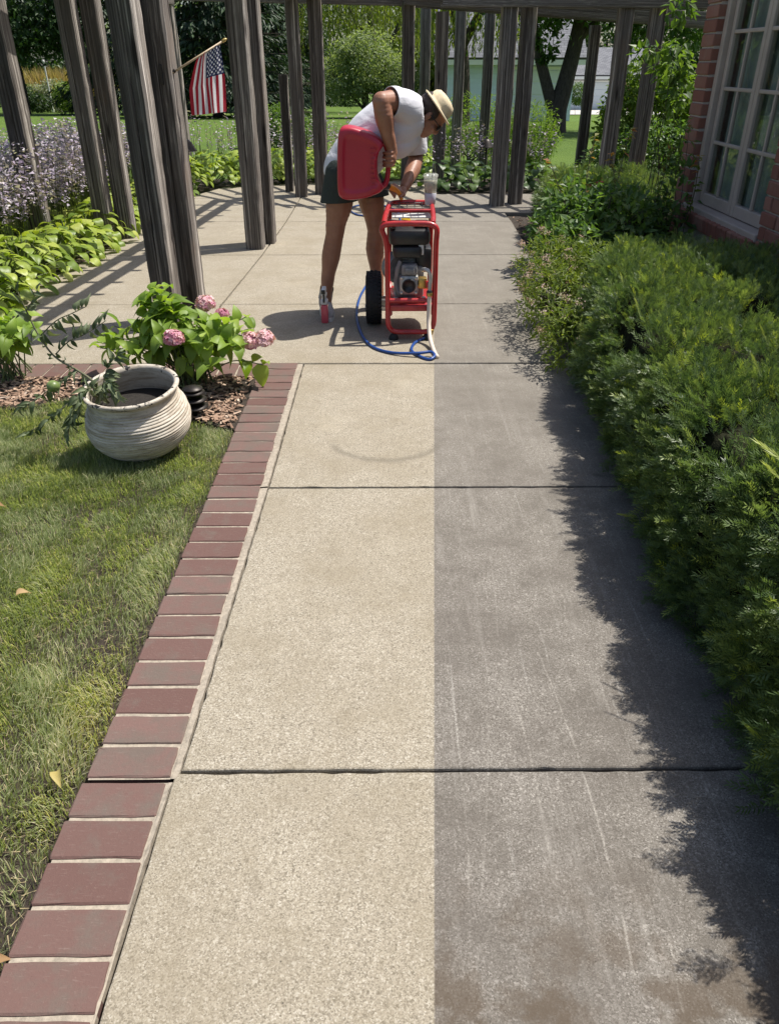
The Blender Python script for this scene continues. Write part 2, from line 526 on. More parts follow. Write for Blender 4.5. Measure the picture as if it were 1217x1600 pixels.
# ---------------------------------------------------------------- brick edging
def mat_brick(name, c0, c1, grey, gfac=0.5, sc=9):
    m, nt, b = newmat(name)
    v = coords(nt, 'World')
    r = nd(nt, 'ShaderNodeObjectInfo').outputs['Random']
    c = ramp(nt, r, [(0.0, c0), (1.0, c1)])
    n1 = noise_t(nt, v, sc, 5, 0.65)
    n2 = noise_t(nt, v, sc * 14, 3, 0.7)
    f = mathn(nt, 'MULTIPLY', ramp(nt, mathn(nt, 'ADD', n1, mathn(nt, 'MULTIPLY_ADD', r, 0.14, -0.07)), [(0.45, 0.0), (0.68, 1.0)]), gfac)
    c = mix(nt, f, c, grey)
    c = mix(nt, ramp(nt, n2, [(0.62, 0.0), (0.78, 0.55)]), c, (0.21, 0.155, 0.13))
    sv = nd(nt, 'ShaderNodeMapping', {'Vector': v, 'Scale': (30, 190, 1), 'Rotation': (0, 0, math.radians(38))}).outputs[0]
    c = mix(nt, ramp(nt, noise_t(nt, sv, 1.0, 4, .7), [(0.58, 0.0), (0.70, 0.35)]), c, (0.24, 0.185, 0.16))
    c = mix(nt, ramp(nt, n2, [(0.22, 0.5), (0.36, 0.0)]), c, (0.06, 0.035, 0.03))
    nt.links.new(c, b.inputs['Base Color'])
    b.inputs['Roughness'].default_value = 0.85
    b.inputs['Specular IOR Level'].default_value = 0.25
    bump(nt, b, n2, 0.4, 0.003)
    return m
M_brick = mat_brick('paver_brick', (0.120, 0.068, 0.058), (0.165, 0.102, 0.088), (0.128, 0.102, 0.085), 0.9, 11)
def mat_mortar(name, col, var=0.3):
    m, nt, b = newmat(name)
    v = coords(nt, 'World')
    n = noise_t(nt, v, 60, 5, 0.7); n2 = noise_t(nt, v, 5, 4, 0.6)
    c = ramp(nt, n, [(0.3, tuple(x * (1 - var) for x in col)), (0.7, tuple(x * (1 + var) for x in col))])
    c = mix(nt, ramp(nt, n2, [(0.5, 0.0), (0.75, 0.5)]), c, tuple(x * 0.5 for x in col))
    nt.links.new(c, b.inputs['Base Color'])
    b.inputs['Roughness'].default_value = 0.95
    bump(nt, b, n, 0.7, 0.004)
    return m
M_mortar = mat_mortar('edging_mortar', (0.33, 0.285, 0.225))

edging = thing('brick_edging', 'red brick edging laid crosswise with pale mortar along the concrete walk', 'brick edging', (-0.58, 1.2, 0))
def ex(y):                                   # course drifts a little as laid
    return float(np.interp(y, [0.5, 1.21, 1.23, 2.64, 4.06], [-0.702, -0.696, -0.690, -0.671, -0.663]))
def brick_mesh(name, w_, l_, h_):
    bm = bmesh.new()
    bmesh.ops.create_cube(bm, size=1)
    for v in bm.verts: v.co = Vector((v.co.x * w_, v.co.y * l_, v.co.z * h_))
    bmesh.ops.bevel(bm, geom=bm.edges[:], offset=0.003, segments=1, affect='EDGES')
    bmesh.ops.subdivide_edges(bm, edges=[e for e in bm.edges if e.calc_length() > .08], cuts=3, use_grid_fill=True)
    for v in bm.verts:
        v.co += Vector((random.uniform(-1, 1), random.uniform(-1, 1), random.uniform(-.35, .35))) * 0.0014
    me = bpy.data.meshes.new(name); bm.to_mesh(me); bm.free()
    me.materials.append(M_brick)
    return me
BR = [brick_mesh('edging_brick', 0.193, 0.0918, 0.06) for _ in range(5)]
P_ = 0.10175
for n in range(-9, 28):
    y = 1.2215 + P_ * (n + 0.5) + (0.004 if n >= 0 else -0.002)
    o = link('brick', BR[n % 5], None, edging)
    o.location = (ex(y) + 0.095 + random.uniform(-.002, .002) + 0.58, y - 1.2, -0.0275 + random.uniform(-.0015, .0015))
    o.rotation_euler = (random.uniform(-.008, .008), random.uniform(-.008, .008), random.uniform(-.012, .012) + (math.pi if n % 2 else 0))
def strip(y0, y1, k=40):
    m_ = MB(); vs = []
    for i in range(k + 1):
        y = y0 + (y1 - y0) * i / k
        l = ex(y) + 0.004
        r = float(np.interp(y, [0.5, 1.21, 1.23, 2.64, 4.06], [-0.514, -0.491, -0.4795, -0.453, -0.4405])) + random.uniform(-.0025, .001)
        vs += [(l, y, -0.05), (l, y, -0.0018), (l + .189, y, -0.0018), (l + .193, y, -0.001 + random.uniform(-.001, .0015)), (r, y, 0.0005), (r, y, -0.05)]
    fs = [(i * 6 + j, i * 6 + j + 1, i * 6 + j + 7, i * 6 + j + 6) for i in range(k) for j in range(5)]
    m_.add([(x + 0.58, y - 1.2, z) for x, y, z in vs], fs)
    return m_.build('mortar', M_mortar, edging)
strip(0.3, 1.216); strip(1.226, 2.634, 70); strip(2.646, 4.058, 70)

cross = thing('brick_edging', 'short brick edging row between the mulch bed and the cross walk', 'brick edging', (-1.6, 4.0, 0))
for i in range(19):
    o = link('brick', BR[i % 5], None, cross)
    o.location = (-0.715 - i * 0.1017 + 1.6 - 0.02, -0.035, -0.028)
    o.rotation_euler = (0, 0, math.pi / 2 + random.uniform(-.01, .01))
MB().box(-1.07, 0.925, -0.128, 0.058, -0.06, -0.005).build('mortar', M_mortar, cross)
# ================================================================== grass, mulch
M_grass = leafmat('grass_blade', [(0.0, (0.095, 0.125, 0.050)), (0.3, (0.180, 0.225, 0.095)), (0.65, (0.285, 0.325, 0.160)), (0.85, (0.44, 0.44, 0.27)), (1.0, (0.60, 0.54, 0.38))], rough=0.5, trans=0.5, spec=0.25)
def in_lawn(x, y):
    edge = np.interp(y, [-1, 0.5, 1.21, 2.64, 4.06], [-0.71, -0.712, -0.702, -0.682, -0.675])
    front = np.interp(-x, [0.66, 0.78, 1.1, 1.5, 2.0, 3.2], [3.2, 3.27, 3.44, 3.58, 3.42, 3.44])
    return (x < edge) & (y < front)
pts = []
def grass_pts(n, x0, x1, y0, y1):
    p = np.stack([rng.uniform(x0, x1, n), rng.uniform(y0, y1, n)], 1)
    return p[in_lawn(p[:, 0], p[:, 1])]
pp = [grass_pts(175000, -2.05, -0.66, 0.55, 3.6), grass_pts(16000, -4.2, -2.0, 0.3, 3.5), grass_pts(9000, -2.6, -0.66, -0.6, 0.6)]
P = np.concatenate(pp)
# tufts: jitter density with noise, keep a thin worn strip along the bricks
cl = np.array([mnoise.fractal(Vector((x * 3.2, y * 3.2, 0.3)), 1.0, 2.0, 4) for x, y in P])
edge_d = np.interp(P[:, 1], [0.5, 1.21, 2.64, 4.06], [-0.712, -0.702, -0.682, -0.675]) - P[:, 0]
keep = rng.uniform(size=len(P)) < np.clip(0.72 + 0.5 * cl, 0.3, 1.0) * np.clip(0.25 + edge_d / 0.05, 0.15, 1)
P, cl, edge_d = P[keep], cl[keep], edge_d[keep]
n = len(P)
# tuft heading fields give the combed look of mown turf
hd = np.array([mnoise.noise(Vector((x * 6, y * 6, 4.2))) for x, y in P]) * 5.0 + rng.normal(0, 0.9, n)
d = np.stack([np.cos(hd), np.sin(hd), np.zeros(n)], 1)
L = rng.uniform(0.026, 0.052, n) * (1 + 0.45 * cl)
lean = rng.uniform(0.15, 1.05, n)
wd = rng.uniform(0.0008, 0.0014, n)
side = np.stack([-d[:, 1], d[:, 0], np.zeros(n)], 1)
b0 = np.concatenate([P, np.full((n, 1), -0.034)], 1)
up = np.array([[0, 0, 1.0]])
m1 = b0 + up * (L * 0.62 * np.cos(lean * 0.55))[:, None] + d * (L * 0.5 * np.sin(lean * 0.6))[:, None]
t1 = m1 + up * (L * 0.42 * np.cos(lean * 1.25))[:, None] + d * (L * 0.55 * np.sin(lean * 1.1))[:, None]
V = np.stack([b0 - side * wd[:, None], b0 + side * wd[:, None], m1 - side * wd[:, None] * .9, m1 + side * wd[:, None] * .9, t1], 1)
F = np.array([[0, 1, 3], [0, 3, 2], [2, 3, 4]])
FF = (F[None] + (np.arange(n) * 5)[:, None, None]).reshape(-1, 3)
dry = np.array([mnoise.fractal(Vector((x * 1.7, y * 1.7, 9.1)), 1.0, 2.0, 3) for x, y in P])
tint = np.clip(0.52 + 0.17 * dry + rng.normal(0, 0.17, n) + np.where(rng.uniform(size=n) < 0.07, 0.5, 0) + np.where(edge_d < .12, .12, 0), 0, 1)
o = link('grass', np_mesh('grass', V.reshape(-1, 3), FF, np.repeat(tint, 5)), M_grass)
tag(o, 'mown green lawn grass beside the brick edging', 'grass', kind='stuff')

# dry clippings / thatch between the blades
n = 5200
p = grass_pts(n, -2.1, -0.68, 0.55, 3.6)
n = len(p)
a = rng.uniform(0, 6.28, n); L = rng.uniform(0.012, 0.04, n)
d = np.stack([np.cos(a), np.sin(a), rng.uniform(-.2, .35, n)], 1)
R = frames(d, np.tile([[0, 0, 1.0]], (n, 1)))
T = [(0, -.03, 0), (1, 0, 0.0), (0, .03, 0)]
V, F = scatter(T, [[0, 1, 2]], np.concatenate([p, rng.uniform(-.030, -.008, (n, 1))], 1), R, L)
M_straw = simple('dry_straw', (0.30, 0.24, 0.13), 0.8)
tag(link('dry_clippings', np_mesh('dry_clippings', V, F), M_straw), 'dry straw clippings lying between the lawn grass blades', 'clippings', kind='stuff')

# mulch chips
M_mulch = leafmat('mulch_chip', [(0.0, (0.11, 0.07, 0.05)), (0.4, (0.26, 0.17, 0.12)), (0.75, (0.40, 0.28, 0.20)), (1.0, (0.52, 0.41, 0.32))], rough=0.9, trans=0.0, spec=0.1)
def chips(name, label, poly_test, n, x0, x1, y0, y1, z, smin=0.012, smax=0.04, dark=0.0):
    p = np.stack([rng.uniform(x0, x1, n), rng.uniform(y0, y1, n)], 1)
    p = p[poly_test(p[:, 0], p[:, 1])]
    n = len(p)
    a = rng.uniform(0, 6.28, n)
    d = np.stack([np.cos(a), np.sin(a), rng.normal(0, .25, n)], 1)
    R = frames(d, norm(np.stack([rng.normal(0, .3, n), rng.normal(0, .3, n), np.ones(n)], 1)))
    s = np.stack([rng.uniform(smin, smax, n), rng.uniform(.006, .014, n), rng.uniform(.002, .006, n)], 1)
    T = np.array([(x, y, zz) for zz in (-.5, .5) for y in (-.5, .5) for x in (-.5, .5)])
    T[[1, 4]] *= 0.7
    F = [(0, 2, 3, 1), (4, 5, 7, 6), (0, 1, 5, 4), (2, 6, 7, 3), (0, 4, 6, 2), (1, 3, 7, 5)]
    V, FF = scatter(T, F, np.concatenate([p, z + rng.uniform(0, .014, (n, 1))], 1), R, s)
    t = np.clip(rng.normal(.5 - dark, .25, n), 0, 1)
    return tag(link(name, np_mesh(name, V, FF, np.repeat(t, 8)), M_mulch), label, 'mulch', kind='stuff')
chips('mulch', 'brown bark mulch chips in the bed behind the ribbed pot', lambda x, y: ~in_lawn(x, y), 5200, -3.0, -0.69, 3.2, 3.88, -0.010)
chips('mulch', 'dark bark mulch under the leafy hosta border', lambda x, y: x < np.interp(y, [4.3, 5.2, 6, 10], [-2.5, -2.66, -2.5, -2.46]), 2600, -3.8, -2.4, 4.3, 10.4, -0.018, dark=.15)
chips('mulch', 'bark mulch under the shrubs beside the brick house', lambda x, y: x > np.interp(y, [0, 2, 4.4, 6.4, 8.8], [1.0, 1.02, 1.08, 1.34, 1.4]), 2500, 1.0, 2.4, 3.5, 8.7, -0.016, dark=.1)
# ================================================================== leaf shapes
def leaf_grid(nseg=5, wprof=None, curl=0.25, fold=0.18, wav=0.0, petiole=0.0):
    """leaf along +x, length 1; three columns -> quads"""
    vs = []
    for i in range(nseg + 1):
        t = i / nseg
        w_ = wprof(t)
        z = -curl * t * t + 0.10 * math.sin(math.pi * t)
        wz = wav * math.sin(t * 9)
        vs += [(t + petiole, -w_, z + fold * w_ + wz), (t + petiole, 0, z), (t + petiole, w_, z + fold * w_ - wz)]
    fs = []
    for i in range(nseg):
        a = i * 3
        fs += [(a, a + 3, a + 4, a + 1), (a + 1, a + 4, a + 5, a + 2)]
    if petiole > 0:
        k = len(vs)
        vs += [(0, -.012, -.02), (0, .012, -.02), (petiole, .012, 0.0), (petiole, -.012, 0.0)]
        fs.append((k, k + 3, k + 2, k + 1))
    return np.array(vs, float), np.array(fs, int)
def w_ovate(t): return 0.30 * (math.sin(math.pi * min(1, t ** 0.72)) ** 0.9) * (1 - 0.25 * t) + 0.004
def w_heart(t): return 0.36 * (math.sin(math.pi * (t ** 0.55)) ** 0.75) + 0.004
def w_lance(t): return 0.16 * math.sin(math.pi * (t ** 0.8)) + 0.004
FOLD2 = np.array([(0, 0, 0), (.42, -.27, .07), (1, 0, -.10), (.42, .27, .07)])
FOLD2_F = np.array([[0, 1, 2, 3]])
F2T = np.array([[0, 1, 2], [0, 2, 3]])
NARROW = np.array([(0, 0, 0), (.4, -.13, .04), (1, 0, -.12), (.4, .13, .04)])

def mesh_of(T, F, name, mat, smooth=True):
    me = np_mesh(name, T, F, smooth=smooth)
    me.materials.append(mat)
    return me

def place_leaf(name, me, parent, pos, d, nrm, s, sc=None):
    """a leaf object with its own transform (parent sits unrotated)"""
    R = frames(np.array([d], float), np.array([nrm], float))[0]
    o = bpy.data.objects.new(name, me)
    COL.objects.link(o)
    o.parent = parent
    M4 = Matrix([[R[0][0], R[0][1], R[0][2], pos[0]], [R[1][0], R[1][1], R[1][2], pos[1]], [R[2][0], R[2][1], R[2][2], pos[2]], [0, 0, 0, 1]])
    o.matrix_basis = M4 @ Matrix.Diagonal((s, s * (sc or 1), s, 1))
    return o

# ================================================================== ribbed pot with fallen tomato plant
def mat_pot():
    m, nt, b = newmat('pot_glaze')
    v = coords(nt)
    n1 = noise_t(nt, v, 6, 6, 0.65)
    n2 = noise_t(nt, v, 70, 4, 0.7)
    n3 = noise_t(nt, v, 22, 5, 0.7)
    vz = nd(nt, 'ShaderNodeMapping', {'Vector': nd(nt, 'ShaderNodeTexCoord').outputs['Object'], 'Scale': (6, 6, 45)}).outputs[0]
    n4 = noise_t(nt, vz, 1.6, 5, 0.7)
    c = ramp(nt, n1, [(0.3, (0.47, 0.415, 0.335)), (0.7, (0.60, 0.55, 0.47))])
    c = mix(nt, ramp(nt, n4, [(0.44, 0.0), (0.62, 0.75)]), c, (0.27, 0.215, 0.15))
    c = mix(nt, ramp(nt, n2, [(0.60, 0.0), (0.70, 0.6)]), c, (0.15, 0.12, 0.09))
    c = mix(nt, ramp(nt, noise_t(nt, v, 13, 6, 0.75), [(0.56, 0.0), (0.70, 0.6)]), c, (0.22, 0.18, 0.13))
    # chipped paint near the rim shows the black body
    z = nd(nt, 'ShaderNodeSeparateXYZ', {'Vector': nd(nt, 'ShaderNodeTexCoord').outputs['Object']}).outputs[2]
    rimf = ramp(nt, z, [(0.292, 0.0), (0.305, 1.0)])
    chip = ramp(nt, n3, [(0.56, 0.0), (0.58, 1.0)])
    c = mix(nt, mathn(nt, 'MULTIPLY', rimf, chip), c, (0.015, 0.015, 0.016))
    nt.links.new(c, b.inputs['Base Color'])
    b.inputs['Roughness'].default_value = 0.62
    bump(nt, b, n2, 0.35, 0.003)
    return m
M_pot = mat_pot()
pot = thing('ribbed_pot', 'off-white ribbed round pot with chipped rim tilted on the lawn', 'plant pot', (-1.030, 3.03, -0.03))
pot.rotation_euler = (math.radians(7), math.radians(-1.5), 0)
prof = []
for i in range(220):
    t = i / 219
    z = 0.004 + 0.285 * t
    r = float(np.interp(t, [0, .05, .15, .3, .45, .6, .75, .88, 1.0], [.098, .115, .152, .192, .213, .217, .206, .186, .178]))
    if 0.12 < t < 0.93:
        r += (0.0038 + .0012 * math.sin(t * 37)) * abs(math.sin(t * 24.5 * math.pi + .5 * math.sin(t * 23))) - 0.0016
    prof.append((r, z))
prof = [(0.0, 0.004)] + prof + [(0.180, 0.296), (0.190, 0.304), (0.195, 0.312), (0.193, 0.320), (0.184, 0.323), (0.175, 0.318), (0.170, 0.305), (0.176, 0.27), (0.195, 0.20), (0.19, 0.15)]
pm = MB().lathe(prof, 84)
po = pm.build('pot_wall', M_pot, pot, smooth=True)
# hand-thrown ribs wander a little
for v_ in po.data.vertices:
    a = math.atan2(v_.co.y, v_.co.x)
    k = 1 + 0.006 * math.sin(2 * a + v_.co.z * 20) + 0.004 * math.sin(5 * a)
    v_.co.x *= k; v_.co.y *= k
    if 0.03 < v_.co.z < 0.29: v_.co.z += 0.004 * math.sin(a + 1.0) + 0.002 * math.sin(3 * a)
so = MB()
so.lathe([(0.0, 0.212), (0.06, 0.216), (0.12, 0.210), (0.190, 0.206)], 40)
M_darksoil = simple('potting_soil', (0.018, 0.015, 0.012), 0.95, var=0.5, scale=60, bstr=0.8)
so.build('soil', M_darksoil, pot)

M_tom = leafmat('tomato_leaf', [(0, (0.055, 0.080, 0.035)), (0.6, (0.12, 0.155, 0.075)), (1, (0.22, 0.25, 0.14))], rough=0.6, trans=0.2, src='obj')
M_tomstem = simple('tomato_stem', (0.13, 0.13, 0.07), 0.7, var=0.3, scale=30)
M_tomfruit = simple('tomato_green', (0.15, 0.21, 0.06), 0.4, var=0.35, scale=40)
tom = thing('tomato_plant', 'wilted broken tomato plant with one green fruit draped over the pot rim', 'tomato plant', (-1.15, 3.0, 0.24))
T0 = Vector(tom.location)
def tw(p): return Vector(p) - T0
stems = [
    [(-1.15, 3.02, .20), (-1.19, 3.0, .30), (-1.25, 3.02, .34), (-1.345, 3.05, .39), (-1.40, 3.07, .475), (-1.43, 3.08, .57), (-1.45, 3.08, .66)],
    [(-1.34, 3.05, .40), (-1.28, 3.06, .45), (-1.22, 3.06, .475), (-1.17, 3.07, .50), (-1.12, 3.08, .53)],
    [(-1.395, 3.07, .47), (-1.32, 3.08, .53), (-1.25, 3.08, .56), (-1.19, 3.09, .585)],
    [(-1.17, 3.0, .30), (-1.25, 2.96, .25), (-1.33, 2.92, .20), (-1.40, 2.9, .15), (-1.47, 2.88, .12)],
    [(-1.25, 3.02, .34), (-1.33, 2.98, .30), (-1.42, 2.96, .24), (-1.50, 2.95, .20)],
    [(-1.16, 3.02, .22), (-1.13, 2.95, .31), (-1.08, 2.9, .33), (-1.05, 2.87, .29)],
    [(-1.18, 3.03, .22), (-1.14, 3.05, .34), (-1.08, 3.06, .40)],
    [(-1.14, 3.0, .26), (-1.18, 2.90, .31), (-1.20, 2.85, .27), (-1.21, 2.83, .22)],
    [(-1.25, 2.96, .25), (-1.28, 2.92, .17), (-1.30, 2.90, .10)],
    [(-1.43, 3.08, .57), (-1.40, 3.09, .61), (-1.375, 3.1, .65)],
]
tm = MB()
for i, s_ in enumerate(stems):
    sp = smooth_path([tw(p) for p in s_], 5)
    r0 = 0.0055 if i == 0 else 0.003
    tm.tube(sp, [r0 * (1 - 0.55 * k / len(sp)) for k in range(len(sp))], 6)
tm.build('stem', M_tomstem, tom, smooth=True)
LT, LF = leaf_grid(5, w_lance, 0.45, 0.5, 0.015)
tl = mesh_of(LT, LF, 'tomato_leaf', M_tom)
LT2, LF2 = leaf_grid(5, w_ovate, 0.6, 0.6, 0.03)
tl2 = mesh_of(LT2, LF2, 'tomato_leaf', M_tom)
for i, s_ in enumerate(stems):
    sp = smooth_path([tw(p) for p in s_], 8)
    cnt = [16, 16, 14, 24, 26, 30, 30, 26, 14, 8][i]
    for k in range(cnt):
        t = (k + 0.6) / cnt
        if i == 0 and t < 0.2: continue
        j = min(int(t * (len(sp) - 1)), len(sp) - 2)
        p = sp[j]; tg = (sp[j + 1] - sp[j]).normalized()
        sd = Vector((random.uniform(-.6, .6), random.uniform(-.9, .5), random.uniform(-.9, .35)))
        if i in (1, 2): sd = Vector((random.uniform(-.25, .3), random.uniform(-.4, .2), random.choice([-1, -1, .9])))
        dd = (tg * 0.5 + sd).normalized()
        place_leaf('leaf', tl if k % 2 else tl2, tom, p, dd, (random.uniform(-.6, .6), -1, random.uniform(0, .8)), random.uniform(.035, .062), random.uniform(.6, .95))
MB().lathe([(0, -.025)] + [(0.026 * math.sin(a), -0.025 * math.cos(a) * .95) for a in np.linspace(.2, 2.8, 10)] + [(0.004, .023), (0, .022)], 20, c=tw((-1.335, 2.95, .30))).build('fruit', M_tomfruit, tom, smooth=True)

# ================================================================== path light behind the pot
M_bronze = simple('dark_bronze', (0.035, 0.030, 0.027), 0.45, metal=0.6, var=0.25, scale=20)
pl = thing('path_light', 'low dark metal tiered path light half hidden behind the ribbed pot', 'path light', (-0.885, 3.37, -0.01))
for i, z in enumerate((0.05, 0.085, 0.12)):
    r = (0.064, 0.060, 0.054)[i]
    MB().lathe([(0.012, z + .012), (r * .6, z + .010), (r, z), (r, z - .004), (r * .6, z + .004), (0.012, z + .004)], 28, close=True).build('tier', M_bronze, pl, smooth=True)
MB().lathe([(0, .150), (.02, .148), (.045, .138), (.047, .133), (.02, .136), (0, .138)], 28).build('cap', M_bronze, pl, smooth=True)
MB().lathe([(.012, -.05), (.012, .136)], 12).build('stake', M_bronze, pl, smooth=True)

# ================================================================== hydrangea
M_hyd = leafmat('hydrangea_leaf', [(0, (0.13, 0.21, 0.030)), (0.5, (0.23, 0.34, 0.045)), (1, (0.36, 0.46, 0.08))], rough=0.5, trans=0.38, src='obj', vein=True)
M_hydstem = simple('green_stem', (0.10, 0.13, 0.045), 0.7)
M_pink = leafmat('hydrangea_petal', [(0, (0.48, 0.15, 0.28)), (0.5, (0.66, 0.30, 0.42)), (1, (0.82, 0.58, 0.60))], rough=0.6, trans=0.25, tcol=1.0, spec=0.2)
HT, HF = leaf_grid(6, w_heart, 0.22, 0.30, 0.008, 0.0)
HT2, HF2 = leaf_grid(6, w_ovate, 0.25, 0.35, 0.006, 0.0)
hl = [mesh_of(HT, HF, 'hydrangea_leaf', M_hyd), mesh_of(HT2 * [1, 1.25, 1], HF2, 'hydrangea_leaf', M_hyd), mesh_of(HT * [1, .9, 1.6], HF, 'hydrangea_leaf', M_hyd)]

def leafy_shrub(root, centers, nstem, leaves, base, smin, smax, lname='leaf', stem_mat=None, per=5):
    """stems from the base to points on the canopy lobes; pairs of leaf objects along each stem's upper part"""
    ms = MB()
    cnt = 0
    while cnt < nstem:
        c, r = centers[rng.integers(len(centers))]
        u = rand_dirs(1)[0]
        u[2] = abs(u[2]) * 0.9 + rng.uniform(-.25, .25)
        q = rng.uniform(.72, 1.0)
        tip = Vector((c[0] + u[0] * r[0] * q, c[1] + u[1] * r[1] * q, max(0.05, c[2] + u[2] * r[2] * q)))
        b_ = Vector((base[0] + rng.normal(0, .05), base[1] + rng.normal(0, .05), 0))
        mid = b_.lerp(tip, .55) + Vector((0, 0, 0.06))
        sp = smooth_path([b_, mid, tip], 5)
        ms.tube(sp, [0.004 * (1 - .5 * k / len(sp)) for k in range(len(sp))], 5, cap=False)
        dirn = (sp[-1] - sp[-3]).normalized()
        a0 = rng.uniform(0, 6.28)
        for k in range(per):
            a = a0 + k * 2.4
            e1 = dirn.orthogonal().normalized(); e2 = dirn.cross(e1)
            rad = e1 * math.cos(a) + e2 * math.sin(a)
            p = tip - dirn * (0.018 * k) * 1.6
            dd = rad * 0.9 + dirn * (0.6 - .12 * k) + Vector((0, 0, -0.12))
            nn = (dirn * 0.35 + Vector((0, -.25, 1.2)) + Vector(rand_dirs(1)[0]) * .35)
            place_leaf(lname, leaves[int(rng.integers(len(leaves)))], root, p, dd, nn, rng.uniform(smin, smax) * (1 if k else .7), rng.uniform(.85, 1.1))
        cnt += 1
    ms.build('stems', stem_mat or M_hydstem, root, smooth=True)

hyd = thing('hydrangea', 'bright green hydrangea bush with pink flower heads between pot and wooden posts', 'hydrangea', (-1.0, 3.74, 0))
leafy_shrub(hyd, [((-0.02, 0.05, .17), (.36, .22, .24)), ((.18, 0.02, .16), (.24, .2, .22)), ((-.10, .10, .34), (.15, .13, .17)), ((-.28, .1, .16), (.2, .15, .17))], 62, hl, (0, 0.05), .075, .125)

def flower_head(root, c, r, n, name='flower_head', pale=.5):
    u = rand_dirs(n)
    u[:, 2] = np.abs(u[:, 2]) - 0.25
    u = norm(u)
    pos = np.array(c) + u * r * rng.uniform(.80, 1.06, (n, 1))
    PT = []; PF = []
    for k in range(4):
        a = k * math.pi / 2
        ca, sa = math.cos(a), math.sin(a)
        q = [(0, 0, 0), (.55, -.38, .08), (1.0, 0, .0), (.55, .38, .08)]
        PT += [(x * ca - y * sa, x * sa + y * ca, z) for x, y, z in q]
        PF.append([k * 4 + j for j in range(4)])
    uu = norm(u + rand_dirs(n) * .45); tang = norm(np.cross(uu, rand_dirs(n)))
    V, F = scatter(PT, PF, pos, frames(tang, uu), rng.uniform(.012, .017, n))
    t = np.clip(rng.normal(pale, .22, n), 0, 1)
    me = np_mesh(name, V, F, np.repeat(t, 16)); me.materials.append(M_pink)
    o = link(name, me, None, root)
    core = MB().lathe([(0, -r * .7)] + [(r * .72 * math.sin(a), -r * .72 * math.cos(a)) for a in np.linspace(.3, 2.84, 8)] + [(0, r * .72)], 14, c=c)
    core.build('flower_core', M_pinkcore, o, smooth=True)
    return o
M_pinkcore = simple('flower_core', (0.40, 0.16, 0.24), 0.8)
flower_head(hyd, (-.005, -.13, .285), .047, 170)
flower_head(hyd, (.335, .0, .225), .052, 190, pale=.85)
flower_head(hyd, (.405, .01, .235), .050, 190, pale=.9)
flower_head(hyd, (.10, .16, .37), .048, 140, pale=.75)
flower_head(hyd, (.175, .18, .31), .035, 90)

lefty = thing('hydrangea', 'leafy green hydrangea without flowers at the left edge of the mulch bed', 'hydrangea', (-1.95, 3.86, 0))
leafy_shrub(lefty, [((0.0, 0, .17), (.26, .2, .22)), ((-.25, .05, .2), (.25, .2, .22))], 30, hl, (0, 0), .075, .12)

# ================================================================== hostas
M_hosta = leafmat('hosta_leaf', [(0, (0.12, 0.19, 0.028)), (0.4, (0.22, 0.30, 0.040)), (0.8, (0.34, 0.41, 0.065)), (1, (0.44, 0.48, 0.12))], rough=0.42, trans=0.33, src='obj')
M_hosta2 = leafmat('hosta_leaf_mass', [(0, (0.12, 0.19, 0.028)), (0.4, (0.22, 0.30, 0.040)), (0.8, (0.34, 0.41, 0.065)), (1, (0.44, 0.48, 0.12))], rough=0.42, trans=0.33)
M_hosta3 = leafmat('hosta_leaf_deep', [(0, (0.025, 0.055, 0.012)), (0.5, (0.05, 0.10, 0.02)), (1, (0.09, 0.15, 0.03))], rough=0.42, trans=0.3)
def hosta_leaf(curl, wmul, pet):
    vs = []; fs = []
    ns = 7
    for i in range(ns + 1):
        t = i / ns
        w_ = (0.34 * (math.sin(math.pi * (t ** 0.62)) ** 0.7) + 0.004) * wmul
        z = 0.30 * math.sin(t * 1.4) - curl * t * t
        x = t - 0.12 * curl * t * t
        vs += [(x, -w_, z + .10 * w_ * math.cos(t * 5)), (x, -w_ * .5, z + 0.02 * math.sin(t * 3)), (x, 0, z - .03), (x, w_ * .5, z + .02 * math.sin(t * 3)), (x, w_, z + .10 * w_ * math.cos(t * 5 + 1))]
    for i in range(ns):
        for j in range(4):
            a = i * 5 + j
            fs.append((a, a + 5, a + 6, a + 1))
    return np.array(vs), np.array(fs)
HO = [hosta_leaf(c, w_, 0) for c, w_ in ((.55, 1.12), (.7, 1.05), (.45, 1.2), (.85, 1.08))]
hm = [mesh_of(a, b, 'hosta_leaf', M_hosta) for a, b in HO]
def hosta(loc, label, n=40, rad=.30, h=.28, ls=.15, objs=True, mat=None, group=None):
    root = thing('hosta', label, 'hosta', loc, 0, group)
    k = np.arange(n)
    ring = np.sqrt((k + .5) / n)
    a = k * 2.39996 + rng.normal(0, .2, n)
    out = np.stack([np.cos(a), np.sin(a), np.zeros(n)], 1)
    pos = out * (ring * rad)[:, None]
    pos[:, 2] = h * (1.0 - 0.72 * ring ** 2) + rng.normal(0, .015, n)
    d = out + np.array([0, 0, 1]) * (0.12 - 0.62 * ring)[:, None] + rng.normal(0, .16, (n, 3))
    nn = np.array([0, 0, 1]) + out * .45 + rng.normal(0, .16, (n, 3))
    s = rng.uniform(.8, 1.15, n) * ls
    ms = MB()
    for i in range(0, n, 1 if objs else 3):
        ms.tube([(0, 0, 0), tuple(pos[i] * .55 + np.array([0, 0, .02])), tuple(pos[i])], .0035, 4, cap=False)
    ms.build('stems', M_hydstem, root)
    if objs:
        for i in range(n):
            place_leaf('leaf', hm[int(rng.integers(4))], root, pos[i], d[i], nn[i], s[i])
    else:
        T, F = HO[0]
        V, FF = scatter(T, F, pos, frames(d, nn), s)
        t = np.clip(rng.normal(.5, .22, n), 0, 1)
        fo = link('foliage', np_mesh('foliage', V, FF, np.repeat(t, len(T)), smooth=True), mat or M_hosta2, root)
        fo['kind'] = 'stuff'
    return root

